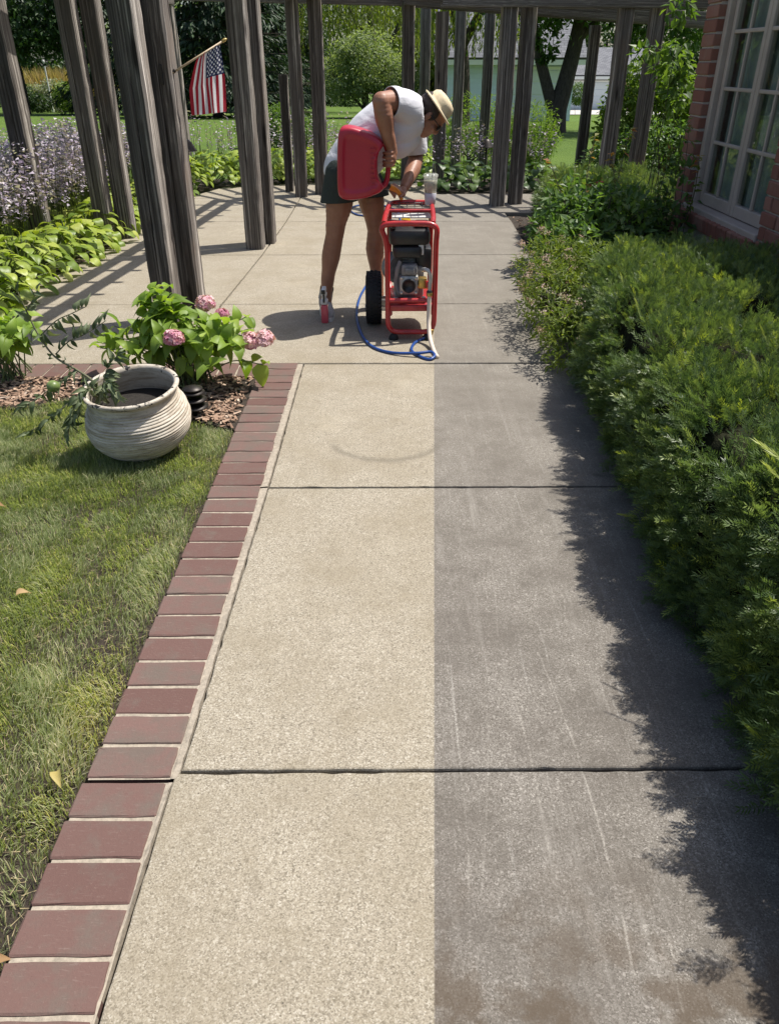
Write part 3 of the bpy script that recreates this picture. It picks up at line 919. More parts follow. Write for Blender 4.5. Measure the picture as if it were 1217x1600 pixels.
ords = ['nearest', 'second', 'third', 'fourth', 'fifth', 'sixth', 'seventh', 'eighth', 'ninth', 'tenth', 'eleventh', 'farthest']
hy = [4.75, 5.17, 5.6, 6.05, 6.5, 6.95, 7.42, 7.9, 8.4, 8.95, 9.5, 10.1]
for i, y in enumerate(hy):
    x = float(np.interp(y, [4.7, 5.2, 6.0, 10.2], [-2.60, -2.80, -2.74, -2.70])) + rng.uniform(-.03, .03)
    hosta((x, y, -.02), f'yellow-green hosta, {ords[i]} from the camera in the front row left of the walk', 84 if y < 8 else 64, .37 + rng.uniform(-.03, .03), .27 + rng.uniform(-.02, .04), .118, True, None, 'hostas bordering the left walk')
for i, (x, y) in enumerate([(-3.2, 5.2), (-3.3, 5.9), (-3.3, 6.6), (-3.3, 7.4), (-3.25, 8.2), (-3.2, 9.0), (-3.2, 9.8)]):
    hosta((x, y, -.02), f'green flowering hosta, {ords[i]} from the camera in the back row under the wooden posts', 60, .42, .32, .13, False, None, 'hostas bordering the left walk')
nth = ['first', 'second', 'third', 'fourth', 'fifth', 'sixth', 'seventh', 'eighth']
far_ = [(-2.66, 10.75), (-2.3, 11.2), (-1.85, 11.42), (-1.4, 11.58), (-0.95, 11.72), (-0.5, 11.88), (-0.05, 12.0), (0.4, 12.15)]
for i, (x, y) in enumerate(far_):
    hosta((x, y, -.02), f'yellow-green hosta clump, {nth[i]} from left along the far end of the walk', 110, .42, .42, .12, False, None, 'hostas along the far end of the walk')
for i, (x, y) in enumerate([(0.72, 10.75), (1.15, 10.8), (1.6, 10.85), (2.05, 10.9)]):
    hosta((x, y, -.02), f'dark green hosta clump, {nth[i]} from left behind the paired posts right of centre', 40, .34, .34, .15, False, M_hosta3, 'dark hostas behind the paired posts')

# lavender flower stalks of the hostas, one mass per bed
M_lav = leafmat('hosta_flower', [(0, (0.26, 0.20, 0.30)), (0.5, (0.44, 0.37, 0.48)), (0.85, (0.62, 0.56, 0.64)), (1, (0.76, 0.72, 0.74))], rough=0.6, trans=0.3, tcol=1.0, spec=0.2)
def stalks(name, label, spots, hmin, hmax, fl=11):
    n = len(spots)
    V = []; Fq = []; tv = []
    T = np.array([(0, -.09, 0), (0, .09, 0), (.6, .20, .02), (1.0, .34, -.05), (1.0, -.34, -.05), (.6, -.20, .02)])
    Tq = np.array([[0, 1, 2, 5], [5, 2, 3, 4]])
    pos = []; dr = []
    st = MB()
    for (x, y) in spots:
        h = rng.uniform(hmin, hmax)
        lx, ly = rng.normal(0, .07), rng.normal(0, .07)
        st.tube([(x, y, -.02), (x + lx * .4, y + ly * .4, h * .6), (x + lx, y + ly, h)], [.003, .0025, .0012], 3, cap=False)
        m = int(rng.integers(fl - 3, fl + 3))
        for k in range(m):
            t = 1 - .48 * (k / m)
            a = rng.uniform(0, 6.28)
            pos.append((x + lx * t, y + ly * t, h * t))
            dr.append((math.cos(a), math.sin(a), rng.uniform(-.6, .25)))
    pos = np.array(pos); dr = np.array(dr)
    V, F = scatter(T, Tq, pos, frames(dr, rand_dirs(len(pos)) + [0, 0, .8]), rng.uniform(.026, .044, len(pos)))
    t = np.clip(rng.normal(.5, .25, len(pos)), 0, 1)
    root = thing(name, label, 'flowers', (spots[0][0], spots[0][1], 0))
    root.location = (0, 0, 0)
    a = link('flowers', np_mesh('flowers', V, F, np.repeat(t, 6)), M_lav, root); a['kind'] = 'stuff'
    b_ = st.build('flower_stems', M_hydstem, root); b_['kind'] = 'stuff'
    return root
sp = [(rng.uniform(-3.95, -2.86), y) for y in rng.uniform(4.6, 10.4, 2000)]
stalks('hosta_flowers', 'lavender hosta flower spikes massed under the left wooden posts', sp, .56, .88, 14)
sp = [(x, rng.uniform(11.6, 12.5)) for x in rng.uniform(-2.8, -0.3, 190)]
stalks('hosta_flowers', 'pale lavender flower spikes behind the hostas beneath the hanging flag', sp, .55, .85, 9)
sp = [(x, rng.uniform(11.1, 11.8)) for x in rng.uniform(0.6, 2.3, 90)]
stalks('hosta_flowers', 'greyish lavender flower spikes behind the dark hostas right of centre', sp, .5, .75, 9)
# ================================================================== weathered timber pergola
def mat_wood():
    m, nt, b = newmat('weathered_timber')
    tc = nd(nt, 'ShaderNodeTexCoord').outputs['Object']
    r = nd(nt, 'ShaderNodeObjectInfo').outputs['Random']
    off = nd(nt, 'ShaderNodeCombineXYZ', {'X': mathn(nt, 'MULTIPLY', r, 17.0), 'Y': mathn(nt, 'MULTIPLY', r, 9.0), 'Z': mathn(nt, 'MULTIPLY', r, 31.0)}).outputs[0]
    vv = nd(nt, 'ShaderNodeVectorMath', operation='ADD'); nt.links.new(tc, vv.inputs[0]); nt.links.new(off, vv.inputs[1])
    v = vv.outputs[0]
    g = nd(nt, 'ShaderNodeMapping', {'Vector': v, 'Scale': (55, 55, 1.6)}).outputs[0]
    g2 = nd(nt, 'ShaderNodeMapping', {'Vector': v, 'Scale': (14, 14, 0.9)}).outputs[0]
    n1 = noise_t(nt, g, 1.0, 6, 0.65, 0.6)
    n2 = noise_t(nt, g2, 1.0, 4, 0.6, 0.5)
    n3 = noise_t(nt, v, 3.0, 4, 0.6)
    c = ramp(nt, n1, [(0.30, (0.024, 0.020, 0.017)), (0.44, (0.092, 0.081, 0.071)), (0.55, (0.190, 0.170, 0.150)), (0.68, (0.50, 0.46, 0.41))])
    c = mix(nt, ramp(nt, n2, [(0.48, 0.0), (0.62, 0.75)]), c, (0.075, 0.064, 0.056))
    c = mix(nt, ramp(nt, n3, [(0.55, 0.0), (0.75, 0.45)]), c, (0.17, 0.115, 0.075))
    # knots
    kv = nd(nt, 'ShaderNodeMapping', {'Vector': v, 'Scale': (7, 7, 2.6)}).outputs[0]
    kd = nd(nt, 'ShaderNodeTexVoronoi', {'Vector': kv, 'Scale': 1.0}).outputs['Distance']
    c = mix(nt, ramp(nt, kd, [(0.07, 0.9), (0.15, 0.0)]), c, (0.022, 0.017, 0.014))
    wv = nd(nt, 'ShaderNodeAttribute', attribute_name='light_and_wear').outputs['Fac']
    c = mix(nt, 1.0, c, nd(nt, 'ShaderNodeCombineColor', {0: wv, 1: wv, 2: wv}).outputs[0], 'MULTIPLY')  # posts: sun and shade multiplied into the colour; beams: random tone
    nt.links.new(c, b.inputs['Base Color'])
    b.inputs['Roughness'].default_value = 0.85
    b.inputs['Specular IOR Level'].default_value = 0.25
    h = mathn(nt, 'ADD', n1, mathn(nt, 'MULTIPLY', n2, 0.8))
    bump(nt, b, h, 0.5, 0.008)
    return m
M_wood = mat_wood()

def post_mesh(w_, d_, h_, seed, light_and_wear=(1, 1, 1, 1)):
    """squared timber with worn, split edges: rings of a bevelled section, jittered; one open drying check"""
    rs = random.Random(seed)
    n = 16
    bev = .012
    hx, hy_ = w_ / 2, d_ / 2
    sec = [(-hx + bev, -hy_), (-bev * 1.0 + 0.0, -hy_), (0.002, -hy_ + .014), (bev, -hy_), (hx - bev, -hy_), (hx, -hy_ + bev), (hx, 0.0), (hx, hy_ - bev), (hx - bev, hy_), (0, hy_), (-hx + bev, hy_), (-hx, hy_ - bev), (-hx, .02), (-hx + .012, 0.0), (-hx, -.02), (-hx, -hy_ + bev)]
    off = rs.uniform(-hx * .45, hx * .45)
    rows = 26
    vs = []; fs = []
    for i in range(rows + 1):
        t = i / rows
        z = h_ * t
        open_ = max(0.0, math.sin(math.pi * min(1, max(0, (t - rs.uniform(0, .05)) * 1.1)))) * rs.uniform(.5, 1.2)
        bow = math.sin(math.pi * t) * rs.uniform(.8, 1.0) * .006
        for j, (x, y) in enumerate(sec):
            if j in (1, 2, 3):
                x2 = off + (x if j != 2 else 0) * open_ * .6 + .004 * math.sin(z * 5 + seed)
                y2 = -hy_ + (.016 * open_ if j == 2 else 0)
            else:
                x2, y2 = x, y
            vs.append((x2 + bow + rs.uniform(-1, 1) * .0022, y2 + rs.uniform(-1, 1) * .0022, z))
    L = len(sec)
    for i in range(rows):
        for j in range(L):
            a = i * L
            fs.append((a + j, a + (j + 1) % L, a + L + (j + 1) % L, a + L + j))
    fs.append(tuple(range(L - 1, -1, -1)))
    fs.append(tuple(rows * L + j for j in range(L)))
    me = MB().add(vs, fs).mesh('post', M_wood)
    # per-face tone: sunlit right and shaded front painted in, other faces greyed at random
    a = me.attributes.new('light_and_wear', 'FLOAT', 'FACE')
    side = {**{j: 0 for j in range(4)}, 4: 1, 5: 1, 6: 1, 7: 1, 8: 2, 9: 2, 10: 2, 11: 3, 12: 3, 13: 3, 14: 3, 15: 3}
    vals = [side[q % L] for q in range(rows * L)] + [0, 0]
    a.data.foreach_set('value', [light_and_wear[q] for q in vals])
    return me
LIGHT_AND_WEAR = [(.70, 1.75, 1.1, .9), (.62, 1.6, 1.3, 1.0), (.95, 1.5, .8, 1.2), (.75, 1.45, 1.1, .8), (1.0, 1.2, .9, 1.3), (.85, 1.6, 1.0, 1.1)]  # first sets brighten the right side as sunlit and darken the front; rest vary
PM = [post_mesh(.15, .15, 1.0, 11 + i, LIGHT_AND_WEAR[i]) for i in range(6)]

perg = thing('pergola', 'weathered grey timber pergola with paired posts around the walk', 'pergola', (-1.0, 7.5, 0))
PO = Vector(perg.location)
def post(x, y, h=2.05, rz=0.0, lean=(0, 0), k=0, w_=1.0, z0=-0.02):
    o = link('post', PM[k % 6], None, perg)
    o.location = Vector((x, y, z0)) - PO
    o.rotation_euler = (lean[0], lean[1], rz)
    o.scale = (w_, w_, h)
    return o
R_ = math.radians
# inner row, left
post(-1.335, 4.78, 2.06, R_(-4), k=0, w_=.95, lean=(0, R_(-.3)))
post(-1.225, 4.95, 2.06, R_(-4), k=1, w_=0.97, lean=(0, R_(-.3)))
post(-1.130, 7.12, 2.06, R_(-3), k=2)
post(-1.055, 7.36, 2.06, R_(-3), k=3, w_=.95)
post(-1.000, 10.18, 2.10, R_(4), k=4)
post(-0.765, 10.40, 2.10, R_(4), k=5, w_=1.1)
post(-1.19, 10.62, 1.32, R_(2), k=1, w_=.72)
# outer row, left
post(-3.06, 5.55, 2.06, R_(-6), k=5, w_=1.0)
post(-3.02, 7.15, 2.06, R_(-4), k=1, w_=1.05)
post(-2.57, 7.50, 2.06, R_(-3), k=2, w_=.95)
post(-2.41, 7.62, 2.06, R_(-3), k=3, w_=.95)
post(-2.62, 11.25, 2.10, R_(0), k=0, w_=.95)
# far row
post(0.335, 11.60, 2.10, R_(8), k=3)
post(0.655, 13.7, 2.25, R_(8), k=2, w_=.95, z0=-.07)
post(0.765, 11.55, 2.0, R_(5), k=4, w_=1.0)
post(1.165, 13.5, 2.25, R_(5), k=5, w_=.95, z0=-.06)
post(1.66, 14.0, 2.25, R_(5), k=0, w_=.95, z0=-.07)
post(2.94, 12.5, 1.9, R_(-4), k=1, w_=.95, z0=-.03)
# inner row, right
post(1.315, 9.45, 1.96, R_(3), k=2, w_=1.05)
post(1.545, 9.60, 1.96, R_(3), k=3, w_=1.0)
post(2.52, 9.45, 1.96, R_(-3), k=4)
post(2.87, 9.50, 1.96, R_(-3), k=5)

def beam(a, b, w_=.045, h_=.19, name='beam', over=.25):
    a, b = Vector(a), Vector(b)
    d = (b - a); L = d.length; d.normalize()
    a2 = a - d * over; L += 2 * over
    o = link(name, None or beam_mesh(), None, perg)
    z = Vector((0, 0, 1)); s = z.cross(d).normalized(); u = d.cross(s)
    # timber grain runs along local z
    Mx = Matrix([[s.x, u.x, d.x, (a2 - PO).x], [s.y, u.y, d.y, (a2 - PO).y], [s.z, u.z, d.z, (a2 - PO).z], [0, 0, 0, 1]])
    o.matrix_basis = Mx @ Matrix.Diagonal((w_, h_, L, 1))
    return o
_bm = []
def beam_mesh():
    if len(_bm) < 4:
        rs = random.Random(len(_bm) + 50)
        vs = []; fs = []
        sec = [(-.5, -.42), (-.42, -.5), (.42, -.5), (.5, -.42), (.5, .42), (.42, .5), (-.42, .5), (-.5, .42)]
        for i in range(15):
            for x, y in sec:
                vs.append((x + rs.uniform(-.03, .03), y + rs.uniform(-.012, .012), i / 14))
        for i in range(14):
            for j in range(8):
                a = i * 8
                fs.append((a + j, a + (j + 1) % 8, a + 8 + (j + 1) % 8, a + 8 + j))
        fs.append(tuple(range(7, -1, -1))); fs.append(tuple(14 * 8 + j for j in range(8)))
        me = MB().add(vs, fs).mesh('beam', M_wood)
        me.attributes.new('light_and_wear', 'FLOAT', 'FACE').data.foreach_set('value', [rs.uniform(.8, 1.2)] * len(me.polygons))
        _bm.append(me)
        return _bm[-1]
    return random.choice(_bm)
ZB = 2.13
inner = [(-1.50, 3.75), (-1.33, 4.88), (-1.11, 7.24), (-.88, 10.30)]
outer = [(-3.2, 4.2), (-3.04, 5.6), (-2.78, 7.4), (-2.66, 11.25)]
for row in (inner, outer):
    for i in range(len(row) - 1):
        for s in (-1, 1):
            a, b = row[i], row[i + 1]
            dx = s * .10
            beam((a[0] + dx, a[1], ZB), (b[0] + dx, b[1], ZB), .05, .19, over=.05)
# far section
beam((-.95, 10.22, 2.17), (1.2, 9.42, 2.06), .05, .17, over=.0)
beam((0.62, 9.36, 2.005), (4.6, 9.36, 1.985), .05, .17, over=.0)
beam((0.62, 9.66, 2.01), (4.6, 9.72, 1.99), .05, .17, over=.0)
beam((-2.66, 11.3, 2.17), (.33, 11.68, 2.13), .05, .17, over=.1)
beam((.33, 11.68, 2.13), (4.8, 12.45, 1.90), .05, .19, over=.1)
beam((.33, 11.46, 2.13), (4.8, 12.2, 1.90), .05, .17, over=.05)
def on(row, y):
    return float(np.interp(y, [p[1] for p in row], [p[0] for p in row]))
y = 3.85
while y < 10.2:
    beam((on(outer, y), y, ZB + .135), (on(inner, y), y - .02, ZB + .135), .04, .085, 'rafter', .28)
    y += .36 + random.uniform(-.02, .02)
for i in range(17):
    t = i / 16
    a = (-.8 + 4.9 * t, 10.2 - .82 * min(1, t * 2.2), 2.14 - .03 * t)
    b = (-1.9 + 5.6 * t, 11.45 + .7 * t, 2.24 - .16 * t)
    beam((a[0], a[1], a[2] + .04), (b[0], b[1], b[2] + .03), .04, .085, 'rafter', .3)

# ================================================================== flag on the first post pair
M_pole = simple('pole_wood', (0.42, 0.32, 0.2), 0.5)
M_gold = simple('gilt_tip', (0.45, 0.32, 0.10), 0.35, metal=0.3)
def mat_flag():
    m, nt, b = newmat('flag_cloth')
    uv = nd(nt, 'ShaderNodeUVMap', uv_map='UVMap').outputs[0]
    s = nd(nt, 'ShaderNodeSeparateXYZ', {'Vector': uv})
    U, V_ = s.outputs[0], s.outputs[1]             # U: along the fly, V: across the stripes
    st = mathn(nt, 'MULTIPLY', V_, 13.0)
    par = mathn(nt, 'MODULO', mathn(nt, 'FLOOR', st), 2.0)
    stripe = mix(nt, par, (0.42, 0.018, 0.035), (0.80, 0.79, 0.78))
    can = mathn(nt, 'MULTIPLY', mathn(nt, 'LESS_THAN', U, 0.40), mathn(nt, 'LESS_THAN', V_, 7 / 13))
    # stars: 5 rows of 6 and 4 of 5, staggered
    gu = mathn(nt, 'MULTIPLY', U, 12 / 0.40); gv = mathn(nt, 'MULTIPLY', V_, 10 / (7 / 13))
    iu = mathn(nt, 'ROUND', gu); iv = mathn(nt, 'ROUND', gv)
    chk = mathn(nt, 'SUBTRACT', 1.0, mathn(nt, 'MODULO', mathn(nt, 'ADD', iu, iv), 2.0))
    du = mathn(nt, 'SUBTRACT', gu, iu); dv = mathn(nt, 'SUBTRACT', gv, iv)
    ang = mathn(nt, 'ARCTAN2', dv, du)
    rad = mathn(nt, 'SQRT', mathn(nt, 'ADD', mathn(nt, 'MULTIPLY', du, du), mathn(nt, 'MULTIPLY', dv, dv)))
    lob = mathn(nt, 'MULTIPLY_ADD', mathn(nt, 'COSINE', mathn(nt, 'MULTIPLY', ang, 5.0)), 0.17, 0.40)
    inb = mathn(nt, 'MULTIPLY', mathn(nt, 'MULTIPLY', mathn(nt, 'GREATER_THAN', iu, 0.5), mathn(nt, 'LESS_THAN', iu, 11.5)), mathn(nt, 'MULTIPLY', mathn(nt, 'GREATER_THAN', iv, 0.5), mathn(nt, 'LESS_THAN', iv, 9.5)))
    star = mathn(nt, 'MULTIPLY', mathn(nt, 'MULTIPLY', mathn(nt, 'LESS_THAN', rad, lob), chk), inb)
    blue = mix(nt, star, (0.020, 0.026, 0.085), (0.82, 0.82, 0.82))
    c = mix(nt, can, stripe, blue)
    nt.links.new(c, b.inputs['Base Color'])
    b.inputs['Roughness'].default_value = 0.75
    out = nt.nodes['Material Output']
    t = nd(nt, 'ShaderNodeBsdfTranslucent'); nt.links.new(c, t.inputs['Color'])
    ms = nd(nt, 'ShaderNodeMixShader', {'Fac': 0.35})
    nt.links.new(b.outputs[0], ms.inputs[1]); nt.links.new(t.outputs[0], ms.inputs[2])
    nt.links.new(ms.outputs[0], out.inputs['Surface'])
    return m
M_flag = mat_flag()
A_, B_ = Vector((-1.175, 4.90, 1.372)), Vector((-0.890, 5.02, 1.530))
fl = thing('flag', 'small United States flag hanging from a stick fixed to the nearest post pair', 'flag', A_)
MB().tube([(0, 0, 0), B_ - A_], .0055, 8).build('flag_pole', M_pole, fl, smooth=True)
d_ = (B_ - A_).normalized()
q_ = Matrix.Identity(4); rq = Vector((0, 0, 1)).rotation_difference(d_).to_matrix()
MB().lathe([(.004, 0), (.009, .004), (.008, .012), (.010, .018), (.006, .028), (0, .034)], 10, c=B_ - A_, M=rq).build('finial', M_gold, fl, smooth=True)
MB().bbox(-.05, -.03, -.03, .03, -.05, .05, .004).tube([(-.035, 0, -.02), (.03, .015, .02)], .010, 8).build('bracket', M_bronze, fl)
# cloth: hoist gathered along the stick, fly hanging straight down
nu, nv = 26, 40
vs = []; uvs = []
for j in range(nv + 1):            # down the fly
    t = j / nv
    for i in range(nu + 1):        # across stripes; i=0 next to the tip
        s = i / nu
        top = (B_ - A_) * (0.955 - 0.42 * s)
        x_bot = (B_ - A_).x - .002 - 0.190 * s
        zb = -0.185 - 0.018 * s
        e = min(1.0, t * 2.0) ** 0.7
        x = top.x * (1 - e) + x_bot * e + 0.004 * math.sin(s * 9 + t * 3)
        z = top.z * (1 - t) + zb * t - 0.012 * math.sin(math.pi * t)
        fold = 0.016 * math.sin(s * 15 + .6) * min(1, .25 + t) + .008 * math.sin(s * 27 + t * 2)
        y = top.y * (1 - t * .6) + fold
        vs.append((x, y, z)); uvs.append((t, s))
fs = [(j * (nu + 1) + i, j * (nu + 1) + i + 1, (j + 1) * (nu + 1) + i + 1, (j + 1) * (nu + 1) + i) for j in range(nv) for i in range(nu)]
fo = MB().add(vs, fs).build('cloth', M_flag, fl, smooth=True)
ul = fo.data.uv_layers.new(name='UVMap')
for lp in fo.data.loops: ul.data[lp.index].uv = uvs[lp.vertex_index]

# ================================================================== bell-shaped garden lamps
def bell(loc, label, h=.62):
    r = thing('garden_lamp', label, 'garden lamp', loc)
    MB().lathe([(.014, -.02), (.014, h)], 10).build('stem', M_bronze, r, smooth=True)
    MB().lathe([(.012, h + .10), (.03, h + .095), (.055, h + .07), (.075, h + .03), (.095, h), (.10, h - .008), (.09, h - .002), (.07, h + .028), (.05, h + .06), (.012, h + .08)], 28, close=True).build('shade', M_bronze, r, smooth=True)
    MB().lathe([(0, h + .125), (.012, h + .12), (.014, h + .10), (0, h + .098)], 12).build('finial', M_bronze, r, smooth=True)
    return r
bell((-1.985, 8.62, 0), 'dark bell-shaped garden lamp among hostas beneath the flag', .66)
bell((1.38, 11.25, 0), 'dark bell-shaped garden lamp among grey flowers right of centre', .46)
# ================================================================== brick house on the right
M_hbrick = mat_brick('house_brick', (0.21, 0.085, 0.062), (0.30, 0.135, 0.10), (0.27, 0.185, 0.145), 0.45, 7)
M_hmortar = mat_mortar('house_mortar', (0.44, 0.39, 0.35), 0.2)
def mat_brickwall():
    m, nt, b = newmat('brick_wall_far')
    v = coords(nt, 'World', (1, 1, 1))
    g = nd(nt, 'ShaderNodeSeparateXYZ', {'Vector': v})
    cv = nd(nt, 'ShaderNodeCombineXYZ', {'X': mathn(nt, 'ADD', g.outputs[0], g.outputs[1]), 'Y': g.outputs[2], 'Z': 0.0}).outputs[0]
    bt = nd(nt, 'ShaderNodeTexBrick', {'Vector': cv, 'Scale': 1.0, 'Brick Width': 0.21, 'Row Height': 0.09, 'Mortar Size': 0.006, 'Color1': (0.16, .065, .05, 1), 'Color2': (0.22, .10, .075, 1), 'Mortar': (.30, .27, .24, 1)})
    nt.links.new(bt.outputs['Color'], b.inputs['Base Color'])
    b.inputs['Roughness'].default_value = .9
    return m
M_bw = mat_brickwall()
M_trim = simple('window_trim', (0.40, 0.33, 0.285), 0.55, var=0.12, scale=5, bstr=.1)
M_roof = simple('house_shingle', (0.09, 0.085, 0.085), 0.9, var=.3, scale=20, bstr=.4)
def mat_glass():
    m, nt, b = newmat('window_glass')
    out = nt.nodes['Material Output']
    gl = nd(nt, 'ShaderNodeBsdfGlossy', {'Roughness': 0.015, 'Color': (.9, .95, .95, 1)})
    tr = nd(nt, 'ShaderNodeBsdfTransparent', {'Color': (.80, .83, .81, 1)})
    fr = nd(nt, 'ShaderNodeFresnel', {'IOR': 1.5}).outputs[0]
    bf = nd(nt, 'ShaderNodeNewGeometry').outputs['Backfacing']
    fr = mathn(nt, 'MULTIPLY', fr, mathn(nt, 'SUBTRACT', 1.0, bf))
    ms = nd(nt, 'ShaderNodeMixShader', {'Fac': fr})
    nt.links.new(tr.outputs[0], ms.inputs[1]); nt.links.new(gl.outputs[0], ms.inputs[2])
    nt.links.new(ms.outputs[0], out.inputs['Surface'])
    return m
M_glass = mat_glass()
M_curt = simple('curtain_cloth', (0.46, 0.49, 0.47), 0.9, var=.1, scale=3)
M_dark = simple('interior_paint', (0.20, 0.18, 0.16), 0.9)

house = thing('brick_house', 'red brick house wall with tall taupe paned window at right', 'house', (2.4, 5.8, 0))
HO_ = Vector(house.location)
def hb(x0, x1, y0, y1, z0, z1): return (x0 - HO_.x, x1 - HO_.x, y0 - HO_.y, y1 - HO_.y, z0, z1)
WX, Y0, Y1, ZT = 2.40, 5.13, 6.50, 2.17  # unseen wall top kept low so the house shadow leaves the hedge lit
wl = MB()
wl.box(*hb(WX + .008, WX + .28, 4.0, Y0 - .006, -.1, ZT))
wl.box(*hb(WX + .008, WX + .28, Y1 + .008, 6.745, -.1, ZT))
wl.box(*hb(WX + .008, WX + .28, Y0 - .006, Y1 + .008, -.1, 0.34))
wl.box(*hb(WX + .008, WX + .28, Y0 - .006, Y1 + .008, 2.10, ZT))
wl.build('wall', M_hmortar, house)
wl = MB()
wl.box(*hb(WX + .001, WX + .28, -4.0, 4.0, -.1, ZT))
wl.box(*hb(WX + .281, 9.0, 6.47, 6.743, -.1, ZT))
wl.build('wall', M_bw, house)
MB().box(*hb(WX + .9, WX + .95, 4.6, 6.4, -.1, ZT)).box(*hb(WX + .28, WX + .95, 4.55, 4.6, -.1, ZT)).box(*hb(WX + .28, WX + .95, 4.6, 6.4, .05, .1)).box(*hb(WX + .28, WX + .95, 4.6, 6.4, 2.1, 2.15)).build('interior', M_dark, house)
# bricks one by one on the two piers
def hbrick_mesh(w_, l_, h_):
    bm = bmesh.new()
    bmesh.ops.create_cube(bm, size=1)
    for v in bm.verts: v.co = Vector((v.co.x * w_, v.co.y * l_, v.co.z * h_))
    bmesh.ops.bevel(bm, geom=bm.edges[:], offset=0.006, segments=1, affect='EDGES')
    for v in bm.verts: v.co += Vector((random.uniform(-1, 1), random.uniform(-1, 1), random.uniform(-1, 1))) * 0.002
    me = bpy.data.meshes.new('house_brick'); bm.to_mesh(me); bm.free(); me.materials.append(M_hbrick)
    return me
full = [hbrick_mesh(.11, .202, .080) for _ in range(3)]
half = [hbrick_mesh(.11, .096, .080) for _ in range(2)]
pier = [hbrick_mesh(.11, .242, .080) for _ in range(3)]
for r in range(27):
    z = .0 + r * .09 + .04
    if z > ZT - .03: break
    o = link('brick', pier[r % 3], None, house)
    o.location = (WX + .05 - HO_.x + random.uniform(-.004, .004), (Y1 + 6.75) / 2 - HO_.y, z)
    y = Y0
    if r % 2:
        o = link('brick', half[r % 2], None, house)
        o.location = (WX + .05 - HO_.x + random.uniform(-.004, .004), y - .05 - HO_.y, z); y -= .106
    while y > 4.15:
        o = link('brick', full[int(rng.integers(3))], None, house)
        o.location = (WX + .05 - HO_.x + random.uniform(-.005, .005), y - .101 - HO_.y, z)
        o.rotation_euler = (0, 0, random.choice([0, math.pi]))
        y -= .212
# rowlock sill
sill = MB().box(*hb(WX - .02, WX + .1, Y0, Y1, .338, .345)).build('sill', M_hmortar, house)
for i in range(15):
    o = link('brick', hbrick_mesh(.15, .08, .10), None, sill)
    o.location = (WX + .03 - HO_.x, Y0 + .048 + i * .0912 - HO_.y, .395)
    o.rotation_euler = (0, R_(-8), 0)
# window
win = MB()
XG = WX + .10
win.bbox(*hb(WX + .045, XG + .06, Y1 - .075, Y1 - .003, .44, 2.09), .006)
win.bbox(*hb(WX + .045, XG + .06, Y0 + .003, Y0 + .075, .44, 2.09), .006)
win.bbox(*hb(WX + .045, XG + .06, Y0 + .004, Y1 - .004, 2.03, 2.092), .006)
win.bbox(*hb(WX - .015, XG + .06, Y0 + .004, Y1 - .004, .425, .475), .008)
wo_ = win.build('window', M_trim, house)
ym = (Y0 + Y1) / 2
for (a, b) in ((Y0 + .078, ym - .002), (ym + .002, Y1 - .078)):
    fr = MB()
    fr.bbox(*hb(XG - .02, XG + .03, a, a + .055, .48, 2.025), .006)
    fr.bbox(*hb(XG - .02, XG + .03, b - .055, b, .48, 2.025), .006)
    fr.bbox(*hb(XG - .018, XG + .028, a + .056, b - .056, .48, .56), .006)
    fr.bbox(*hb(XG - .018, XG + .028, a + .056, b - .056, 1.97, 2.025), .006)
    mid = (a + b) / 2
    fr.bbox(*hb(XG - .015, XG + .012, mid - .012, mid + .012, .561, 1.969), .005)
    for k in range(1, 4):
        z = .56 + (1.97 - .56) * k / 4
        fr.bbox(*hb(XG - .0165, XG + .013, a + .056, b - .056, z - .012, z + .012), .005)
    fr.build('sash', M_trim, wo_)
    for k in range(4):
        z0 = .56 + 1.41 * k / 4 + .0125; z1 = .56 + 1.41 * (k + 1) / 4 - .0125
        for (ya, yb) in ((a + .057, mid - .0125), (mid + .0125, b - .057)):
            g = MB().box(-.002, .002, -(yb - ya) / 2, (yb - ya) / 2, -(z1 - z0) / 2, (z1 - z0) / 2).build('pane', M_glass, wo_)
            g.location = (XG + .001 - HO_.x, (ya + yb) / 2 - HO_.y, (z0 + z1) / 2)
            g.rotation_euler = (random.uniform(-.004, .004), random.uniform(-.006, .006), random.uniform(-.006, .006))
cv = MB(); k = 160
vs = []
for i in range(k + 1):
    y = 4.75 + 1.6 * i / k
    x = XG + .075 + .022 * math.sin(i * .62) + .008 * math.sin(i * 1.7)
    vs += [(x - HO_.x, y - HO_.y, .15), (x - HO_.x, y - HO_.y, 2.09)]
cv.add(vs, [(2 * i, 2 * i + 2, 2 * i + 3, 2 * i + 1) for i in range(k)])
cv.build('curtain', M_curt, wo_, smooth=True)
# roof, its eave out of view and set low to limit its shadow
rf = MB()
rf.add([(p[0] - HO_.x, p[1] - HO_.y, p[2]) for p in [(2.37, -4.2, 2.14), (2.37, 6.95, 2.14), (6.5, 6.95, 4.5), (6.5, -4.2, 4.5), (2.37, -4.2, 2.21), (2.37, 6.95, 2.21), (6.5, 6.95, 4.62), (6.5, -4.2, 4.62)]],
       [(0, 3, 2, 1), (4, 5, 6, 7), (0, 1, 5, 4), (1, 2, 6, 5), (2, 3, 7, 6), (3, 0, 4, 7)])
rf.add([(p[0] - HO_.x, p[1] - HO_.y, p[2]) for p in [(2.7, 6.74, 2.43), (9, 6.74, 2.43), (6.4, 6.74, 4.3), (2.7, 6.6, 2.43), (9, 6.6, 2.43), (6.4, 6.6, 4.3)]], [(0, 2, 1), (3, 4, 5), (0, 1, 4, 3), (1, 2, 5, 4), (2, 0, 3, 5)])
rf.build('roof', M_roof, house)
